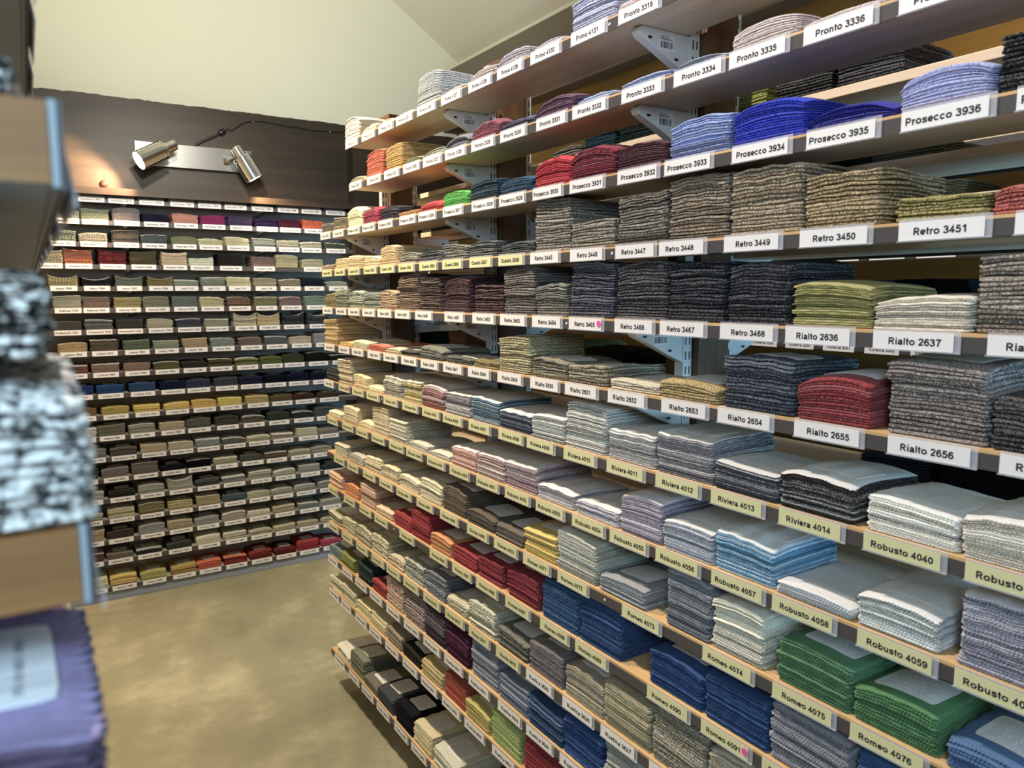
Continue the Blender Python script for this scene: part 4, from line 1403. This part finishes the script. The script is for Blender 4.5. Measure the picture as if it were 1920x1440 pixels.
for row, items in order.items():
    fitted = fit_widths(items)
    zb = Z[row - 1] + 0.027 + 0.0006
    n_st = n_tk = 0
    for r in items:
        _, num, tc, ser, ty, sy, w, h, col, st = r
        cn = colour_name(col) if col else None
        if w > 0:
            n_st += 1
            sy, w = fitted[id(r)]
            hmax = 0.119 if row < 14 else 0.13
            if row in (1,):
                hmax = 0.13
            h = min(max(h + 0.003, 0.013), hmax)
            seed += 1
            yy = sy
            near = math.hypot(1.0, yy)
            step = 0.0024 if near < 1.75 else (0.0034 if near < 2.4 else 0.006)
            pitch = 0.0052 if st in 'fr' else 0.0068
            if near >= 2.4:
                pitch *= 2.3
            elif near >= 1.75:
                pitch *= 1.35
            R = random.Random(seed)
            d = R.uniform(0.168, 0.176)
            me, top = stack_mesh(w, d, h, st, seed, step, pitch)
            m1 = fabric(col, st, row in (7, 8))
            m2 = fabric(col, 'f' if st in 'fr' else st)
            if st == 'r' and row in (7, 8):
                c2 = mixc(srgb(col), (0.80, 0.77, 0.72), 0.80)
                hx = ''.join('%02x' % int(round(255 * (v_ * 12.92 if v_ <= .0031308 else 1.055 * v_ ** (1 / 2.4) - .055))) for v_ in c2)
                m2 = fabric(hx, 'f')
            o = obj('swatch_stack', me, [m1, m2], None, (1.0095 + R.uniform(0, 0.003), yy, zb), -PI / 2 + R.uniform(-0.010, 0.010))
            where = ('over ticket %s' % num) if num else 'without a ticket'
            tag(o, '%s %s swatch stack %s, %s along the %s down' % (cn, STYLE_WORD[st], where, ORD[n_st - 1], SHELFW[row - 1].replace(' down', '')), 'fabric stack', 'swatch stacks on the long oak rack')
            if row >= 6:
                sx = R.uniform(-0.004, 0.008)
                stk = sticker_mesh(top, sx - 0.046, sx + 0.046, 0.028 + R.uniform(0, .012), 0.105 + R.uniform(0, .012), R.uniform(-.05, .05))
                pale = st == 'r' and row in (7, 8)
                obj('paper_label', stk, sticker_mat('paper_sticker_faint', (0.70, 0.68, 0.65), 13, 0.38) if pale else sticker_mat(), o)
        if num:
            n_tk += 1
            yel = tc == 'Y'
            near_stack = cn or 'red'
            dot = num in ('3465', '4091', '4000', '4079')
            lab = '%s ticket printed %s%s, %s along %s of the oak rack' % ('pale yellow' if yel else 'white', num, ' with pink dot' if dot else '', ORD[n_tk - 1], SHELFW[row - 1].replace(' down', ''))
            ticket('%s %s' % (ser, num), yel, 0.1135, (0.9995, ty - 0.1135 / 2, Z[row - 1]), -PI / 2 + rng.uniform(-.008, .008), lab, 'shelf ticket', 'tickets on the long oak rack', 'shelf_ticket', True, dot)

# stock standing on the far face of the rack, seen from behind through the gaps
REAR = [(1, 1.64, 0.060, '1f4a58', 'f'), (1, 1.49, 0.055, '20302c', 'f'), (1, 1.155, 0.075, '8c9038', 'k'), (1, 1.00, 0.085, '2c2e30', 'k'), (1, 0.86, 0.070, '343438', 'k'), (1, 1.79, 0.03, '6c685c', 'k'),
        (2, 2.73, 0.022, '40424a', 'f'), (2, 2.60, 0.026, '605850', 'f'), (2, 2.46, 0.03, '544c48', 'f'), (2, 1.20, 0.020, '2c2c2a', 'f'), (2, 1.06, 0.022, '3a3830', 'f'), (2, 0.92, 0.022, '34322c', 'f'), (2, 0.78, 0.024, '605a40', 'f'), (2, 2.05, 0.03, 'b89a40', 'f'),
        (3, 2.63, 0.050, 'c47a60', 'f'), (3, 2.48, 0.045, 'c06a58', 'f'), (3, 2.33, 0.02, 'c89080', 'f'), (3, 0.95, 0.02, '28282c', 'f'), (3, 0.76, 0.035, '1e4048', 'f'), (3, 0.62, 0.045, '20242a', 'f'),
        (4, 0.86, 0.060, '2c3420', 'f'), (4, 0.72, 0.075, '1a2434', 'f'), (4, 0.58, 0.045, '1c1c20', 'f'), (4, 2.70, 0.07, '20282a', 'f'), (4, 2.54, 0.06, '26302c', 'f'),
        (5, 2.88, 0.030, 'c8b890', 'f'), (5, 2.74, 0.045, '1c2426', 'f'), (5, 2.60, 0.05, '174038', 'f'), (5, 2.46, 0.055, 'b08070', 'f'), (5, 1.76, 0.060, '747c34', 'f'), (5, 1.60, 0.045, '3c3028', 'f'), (5, 1.45, 0.04, '302a26', 'f'), (5, 1.06, 0.050, '2c3038', 'k'), (5, 0.92, 0.03, '484c54', 'f'), (5, 2.05, 0.04, 'b0a488', 'f'),
        (6, 0.62, 0.050, '20242c', 'f'), (6, 0.47, 0.050, '1c1e24', 'f'), (6, 0.77, 0.045, '34405a', 'f')]
cnt = {}
for i, y, h, col, st in REAR:
    seed += 1
    cnt[i] = cnt.get(i, 0) + 1
    me, top = stack_mesh(0.130, 0.160, h, st, seed, 0.005, 0.010)
    o = obj('rear_swatch_stack', me, [fabric(col, st), fabric(col, 'f')], None, (1.498, y, Z[i] + 0.0276), PI / 2)
    o['label'] = '%s stack on the rack\'s far face, %s behind the %s shelf down' % (colour_name(col), ORD[cnt[i] - 1], ORD[i])
    o['category'] = 'fabric stack'
    o['group'] = 'stacks on the far face of the oak rack'

# ------------------------------------------------------------------ rack on the right wall, glimpsed through the gaps
VZ = [0.60, 0.745, 0.893, 1.04, 1.19, 1.34, 1.487, 1.634, 1.781, 1.928, 2.075, 2.222]
for i, z in enumerate(VZ):
    s = empty('wall_shelf', (2.25, 2.0, z))
    box('board', 0.004, 0.354, -1.9, 2.3, 0.027 - 0.018, 0.027, M_OAK, s)
    box('edge_strip', 0.001, 0.0038, -1.9, 2.3, 0.002, 0.023, M_STRIP, s)
    tag(s, 'oak shelf on the right wall behind the long rack, %s from the bottom' % ORD[i], 'shelf', 'shelves on the right wall')
VZ = VZ[3:]
R = random.Random(4)
names = {3: ('Volterra', 3257), 5: ('Scope', 2333)}
for i in (2, 3, 4, 5, 6):
    for k in range(8):
        y = 2.16 - 0.15 * k
        if i in (4, 6, 2) and k % 2:
            continue
        col = R.choice(['2c3038', '1c2434', '6c6458', 'a89c84', '4a5040', '30405a', '8a8070', 'c0b49c', '22282a'])
        seed += 1
        me, top = stack_mesh(0.128, 0.20, R.uniform(.03, .07), 'f', seed, 0.006, 0.012)
        o = obj('wall_swatch_stack', me, [fabric(col, 'f'), fabric(col, 'f')], None, (2.262, y - 0.057, VZ[i] + 0.0276), -PI / 2)
        o['label'] = '%s fabric stack on the right wall, %s along its %s shelf from the bottom' % (colour_name(col), ORD[k], ORD[i])
        o['category'] = 'fabric stack'
        o['group'] = 'stacks on the right wall'
        if i in names:
            nm, n0 = names[i]
            n_ = n0 + k if i == 3 else n0 + k
            if '%s %d' % (nm, n_) in _font:
                ticket('%s %d' % (nm, n_), i == 5 and k == 0, 0.1135, (2.2495, y - 0.057, VZ[i] - 0.002), -PI / 2, '%s ticket printed %d on the right wall, glimpsed through the long rack' % ('white', n_), 'shelf ticket', 'tickets on the right wall', 'wall_ticket', False)

# ------------------------------------------------------------------ grey shelving on the back wall
BZ = [1.68 + .478 - .11485 * k for k in range(18)] + [1.68 - 1.626]
BX0, BX1 = -0.35, 2.45
structure(box('wall_back_panel', BX0, BX1, 4.745, 4.76, 0.0, 2.195, M_GREYPANEL))
pl = box('plinth', BX0, BX1, 4.552, 4.745, 0.0, BZ[18] + 0.002, M_GREYKICK, bevel=0.002)
tag(pl, 'grey painted plinth under the lowest shelf of the back wall', 'plinth')
UPX = [-0.18, 0.478, 1.19, 1.86]
for k, x in enumerate(UPX):
    u = box('slotted_rail', -0.0125, 0.0125, 4.7315, 4.7445, BZ[18] + 0.03, 2.19, M_SLOT, None, (x, 0, 0))
    tag(u, 'slotted steel rail on the back wall panel, %s from the near rack' % ORD[k], 'rail', 'slotted rails of the back wall')
for i, z in enumerate(BZ):
    s = empty('grey_shelf', (1.05, 4.54, z))
    a, b = BX0 - 1.05, BX1 - 1.05
    box('board', a, b, 0.0062, 0.185, 0.009, 0.024, M_GREYSHELF, s, bevel=0.001)
    st = box('edge_strip', a, b, 0.0022, 0.0060, -0.001, 0.024, M_STRIP, s)
    tag(s, 'thin grey shelf on the back wall, %s' % ('lowest of all above the plinth' if i == 18 else ORD[i] + ' down from the beam'), 'shelf', 'grey shelves of the back wall')
    if i == 18:
        continue
    for k, x in enumerate(UPX[1:3]):
        prof = [(0.012, 0.0), (0.19, 0.0), (0.19, -0.040), (0.06, -0.016), (0.020, -0.013), (0.012, -0.006)]
        br = prism('small_bracket', prof, -0.009, 0.009, M_WHITE_STEEL, None, (x, 4.54, z + 0.0085), plane='yz', bevel=0.002)
        tag(br, 'small pale bracket tip under the %s grey shelf down, on the %s slotted rail' % (ORD[i], ('second', 'third')[k]), 'bracket', 'small brackets of the back wall')

border = {}
for k, num, ser, x, h, col in BACK:
    border.setdefault(k, []).append((num, ser, x, h, col))


def fit_back(items):
    q = [[x + 0.0605 - 0.001, 0.131] for _, _, x, _, _ in items]
    for _ in range(5):
        for a, b_ in zip(q, q[1:]):
            over = (a[1] + b_[1]) / 2 + 0.006 - (b_[0] - a[0])
            if over > 0:
                a[1] = max(0.112, a[1] - over * .6)
                b_[1] = max(0.112, b_[1] - over * .6)
                over = (a[1] + b_[1]) / 2 + 0.006 - (b_[0] - a[0])
                if over > 0:
                    a[0] -= over / 2
                    b_[0] += over / 2
    return q


BROW = [ORD[i] + ' shelf down' for i in range(18)] + ['lowest shelf']
for k, items in border.items():
    zb = BZ[k] + 0.0246
    fb = fit_back(items)
    for j, (num, ser, x, h, col) in enumerate(items):
        seed += 1
        R = random.Random(seed)
        x0, w = fb[j]
        hh = min(max(h + 0.006, 0.014), 0.082)
        lift = None
        if k == 4 and j < 4 or (num == '7835') or (k == 6 and 6 <= j <= 9):
            lift = 0.38
            hh *= 0.72
        elif k == 3 and j < 6:
            lift = 0.10
            hh = min(hh, 0.070)
        st = 'k' if (k == 15 and j < 6) or (k == 6 and j >= 6) else 'f'
        me, top = stack_mesh(w, 0.165, hh, st, seed, 0.006, 0.014, lift)
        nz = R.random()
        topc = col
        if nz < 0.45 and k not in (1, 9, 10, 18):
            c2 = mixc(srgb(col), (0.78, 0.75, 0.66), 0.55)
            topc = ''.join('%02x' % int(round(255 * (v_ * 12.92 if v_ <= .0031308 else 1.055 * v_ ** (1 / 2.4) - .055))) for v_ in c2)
        if num == '7989':
            topc = 'd8682c'
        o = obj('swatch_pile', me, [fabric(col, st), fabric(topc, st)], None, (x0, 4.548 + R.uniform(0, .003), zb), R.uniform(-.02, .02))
        where = 'above card %s' % num if num else 'without a card'
        tag(o, '%s swatch pile %s, %s along the back wall\'s %s' % (colour_name(col), where, ORD[j], BROW[k]), 'swatch pile', 'swatch piles on the back wall')
        if k >= 9:
            stk = sticker_mesh(top, -0.032, 0.040, 0.035, 0.100, R.uniform(-.06, .06), 5, 5)
            obj('paper_label', stk, sticker_mat(), o)
        if num:
            ticket('%s %s' % (ser, num), False, 0.121, (x + 0.0605, 4.5395, BZ[k]), R.uniform(-.01, .01), 'white name card printed %s, %s along the back wall\'s %s' % (num, ORD[j], BROW[k]), 'name card', 'name cards on the back wall', 'name_card', False)

# ------------------------------------------------------------------ double spotlight and its cable on the beam
fx = empty('double_spotlight', (0.85, 4.595, 2.435))
fx.rotation_euler = (0, 0, 0)
box('mounting_plate', -0.305, 0.305, -0.022, 0.0, -0.062, 0.062, M_PLATE, fx, bevel=0.002)


def lamp_head(tip, back, dirn_pivot, power, col, glow, spot_angle):
    """tip = mouth centre, back = far end of the neck (both in fixture space)"""
    t, b = Vector(tip), Vector(back)
    ax = (t - b).normalized()
    L = (t - b).length
    q = Vector((0, 0, 1)).rotation_difference(ax).to_matrix().to_4x4()
    mt = Matrix.Translation(b) @ q
    nk = 0.30 * L
    head = lathe('lamp_head', [(0.026, 0.0), (0.029, 0.003), (0.029, nk), (0.048, nk + 0.001), (0.051, nk + 0.006), (0.051, nk + 0.016), (0.047, nk + 0.018), (0.047, nk + 0.022), (0.051, nk + 0.024), (0.051, L), (0.047, L), (0.046, L - 0.012)], M_CHROME, fx, mt)
    lathe('lens', [(0.045, L - 0.010), (0.045, L - 0.007), (0.03, L - 0.003), (0.010, L - 0.0015)], emissive('lamp_glow', col, glow), head, mt)
    # swivel arm back to the plate
    m_ = b + ax * nk * 0.9
    pv = Vector(dirn_pivot)
    tube('swivel_arm', [tuple(pv), tuple((pv + m_) / 2 + Vector((0, -0.004, 0))), tuple(m_)], 0.011, M_CHROME, fx)
    lathe('swivel_cap', [(0.024, 0.0), (0.024, 0.016), (0.018, 0.022)], M_CHROME, fx, Matrix.Translation(pv + Vector((0, 0.018, 0))) @ Matrix.Rotation(PI / 2, 4, 'X'))
    W = fx.matrix_basis
    p0 = fx.location + t + ax * 0.004
    s = spot('lamp_beam', p0, p0 + ax, power, col, spot_angle, 0.5, 0.03)
    s.parent = fx
    s.matrix_parent_inverse = Matrix.Translation(fx.location).inverted()
    return head


lamp_head((-0.305, -0.150, -0.062), (-0.118, -0.112, 0.045), (-0.165, -0.024, 0.005), 150, (1.0, 0.64, 0.36), 70, 142)
lamp_head((0.290, -0.135, -0.108), (0.192, -0.118, 0.060), (0.165, -0.024, -0.005), 42, (1.0, 0.80, 0.48), 14, 105)
tag(fx, 'chrome double spotlight on a steel plate, mounted on the dark beam', 'wall light')

cab = empty('lamp_cable', (0.85, 4.596, 2.50))
PT = [(0.85, 2.503), (0.90, 2.535), (0.955, 2.563), (0.985, 2.583)]
PT2 = [(1.015, 2.600), (1.035, 2.612), (1.055, 2.607), (1.075, 2.622), (1.12, 2.655), (1.174, 2.672), (1.28, 2.676), (1.38, 2.666), (1.43, 2.668), (1.53, 2.660), (1.631, 2.667), (1.76, 2.668), (1.90, 2.660), (2.2, 2.655)]
off = Vector((0.85, 4.596, 2.50))
tube('lead', [tuple(Vector((x, 4.594, z)) - off) for x, z in PT], 0.0075, M_BLACK, cab)
tube('cable', [tuple(Vector((x, 4.5945, z)) - off) for x, z in PT2], 0.0042, M_BLACK, cab)
cx = Vector((1.0, 4.588, 2.592)) - off
lathe('connector', [(0.007, -0.022), (0.015, -0.016), (0.017, -0.004), (0.012, 0.0), (0.017, 0.005), (0.014, 0.017), (0.007, 0.022)], M_BLACK, cab, Matrix.Translation(cx) @ Matrix.Rotation(math.radians(55), 4, 'Y'), 16)
for x, z in ((1.174, 2.672), (1.631, 2.667)):
    c = box('cable_clip', -0.004, 0.004, -0.012, 0.002, -0.009, 0.009, M_BLACK, cab, (x - off.x, 4.598 - off.y, z - off.z))
    lathe('clip_nail', [(0.0035, 0.0), (0.0025, 0.002)], M_WHITE_STEEL, c, Matrix.Translation((0, -0.012, -0.004)) @ Matrix.Rotation(PI / 2, 4, 'X'), 10)
tag(cab, 'black lamp cable with an inline connector, clipped along the dark beam', 'cable')

# dark corner post beside the beam
structure(box('wall_back_post', 1.74, 1.92, 4.50, 4.60, 0.0, 2.66, M_TIMBER))

# ------------------------------------------------------------------ the near rack at the camera's elbow
LZ = [1.68 + v for v in (0.211, 0.064, -0.082, -0.229)]
M_LB = wood('near_oak', srgb('74502c'), srgb('966a3c'), 'x', 0.6)
M_PALESTRIP = plain('pale_strip', srgb('8f9aa0'), 0.4)
M_UNDER = plain('grey_board_underside', srgb('a4b0b6'), 0.5)
LW = ['highest', 'upper middle', 'lower middle', 'lowest']
for i, z in enumerate(LZ):
    s = empty('near_shelf', (0.010, 1.9, z))
    bd = box('board', -0.20, 0.0, -1.6, 1.6, -0.027, 0.0, [M_LB, M_UNDER], s)
    bd.data.polygons[0].material_index = 1
    box('edge_strip', 0.0002, 0.0026, -1.599, 1.6, -0.028, 0.0005, M_PALESTRIP, s)
    box('strip_channel', 0.0028, 0.0046, -1.598, 1.6, -0.029, 0.001, M_STRIP, s)
    tag(s, 'oak shelf end close to the camera, %s of the near rack' % LW[i], 'shelf', 'shelves of the near rack')
    for k in range(9):
        y = 0.307 + 0.147 * k
        if i == 3:
            continue
        tk = empty('near_ticket', (0.0163, y + 0.058, z - 0.034), PI / 2)
        box('holder', -0.058, 0.058, -0.0012, 0.0, 0.0, 0.034, M_HOLDER, tk)
        box('card', -0.056, 0.054, -0.0018, -0.0013, 0.0015, 0.030, M_CARD_W, tk)
        tk.rotation_euler = (math.radians(-9), 0, PI / 2)
        tag(tk, 'white ticket edge on the %s near shelf, %s from its near end' % (LW[i], ORD[k]), 'shelf ticket', 'tickets on the near rack')


def near_stack(x, y, z, w, d, h, col, st, label, seed, sticker=False, lift=None, topc=None):
    me, top = stack_mesh(w, d, h, 'k' if st == 'b' else st, seed, 0.0016, 0.0072, lift)
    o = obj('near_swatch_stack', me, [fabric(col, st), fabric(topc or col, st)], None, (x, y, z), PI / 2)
    tag(o, label, 'fabric stack', 'stacks on the near rack')
    if sticker:
        obj('paper_label', sticker_mesh(top, -0.032, 0.044, 0.009, 0.062, 0.02), sticker_mat('near_paper_sticker', (0.78, 0.78, 0.78), 5), o)
    return o


near_stack(0.009, 0.332, LZ[3] + .0006, 0.122, 0.17, 0.087, '64506e', 'f', 'purple pinked felt stack with a paper label, on the lowest near shelf', 901, True, 1e-6, '9684b6')  # shade of the sides put into their darker purple; top keeps the cloth colour
near_stack(0.002, 0.466, LZ[3] + .0006, 0.118, 0.17, 0.108, 'c8609a', 'f', 'bright pink felt stack just behind the purple one, lowest near shelf', 902)
near_stack(0.016, 0.362, LZ[2] + .0006, 0.122, 0.17, 0.056, 'c4c2bc', 'b', 'pale tweed lower stack of frayed sheets on the lower middle near shelf', 903)
near_stack(0.006, 0.362, LZ[2] + .0600, 0.122, 0.17, 0.034, '5c564e', 'b', 'black and white tweed bundle lying on the pale frayed tweed stack', 904)
near_stack(0.002, 0.362, LZ[1] + .0006, 0.122, 0.17, 0.018, '6c6c68', 'b', 'thin dark fluffy tweed stack on the upper middle near shelf', 905)
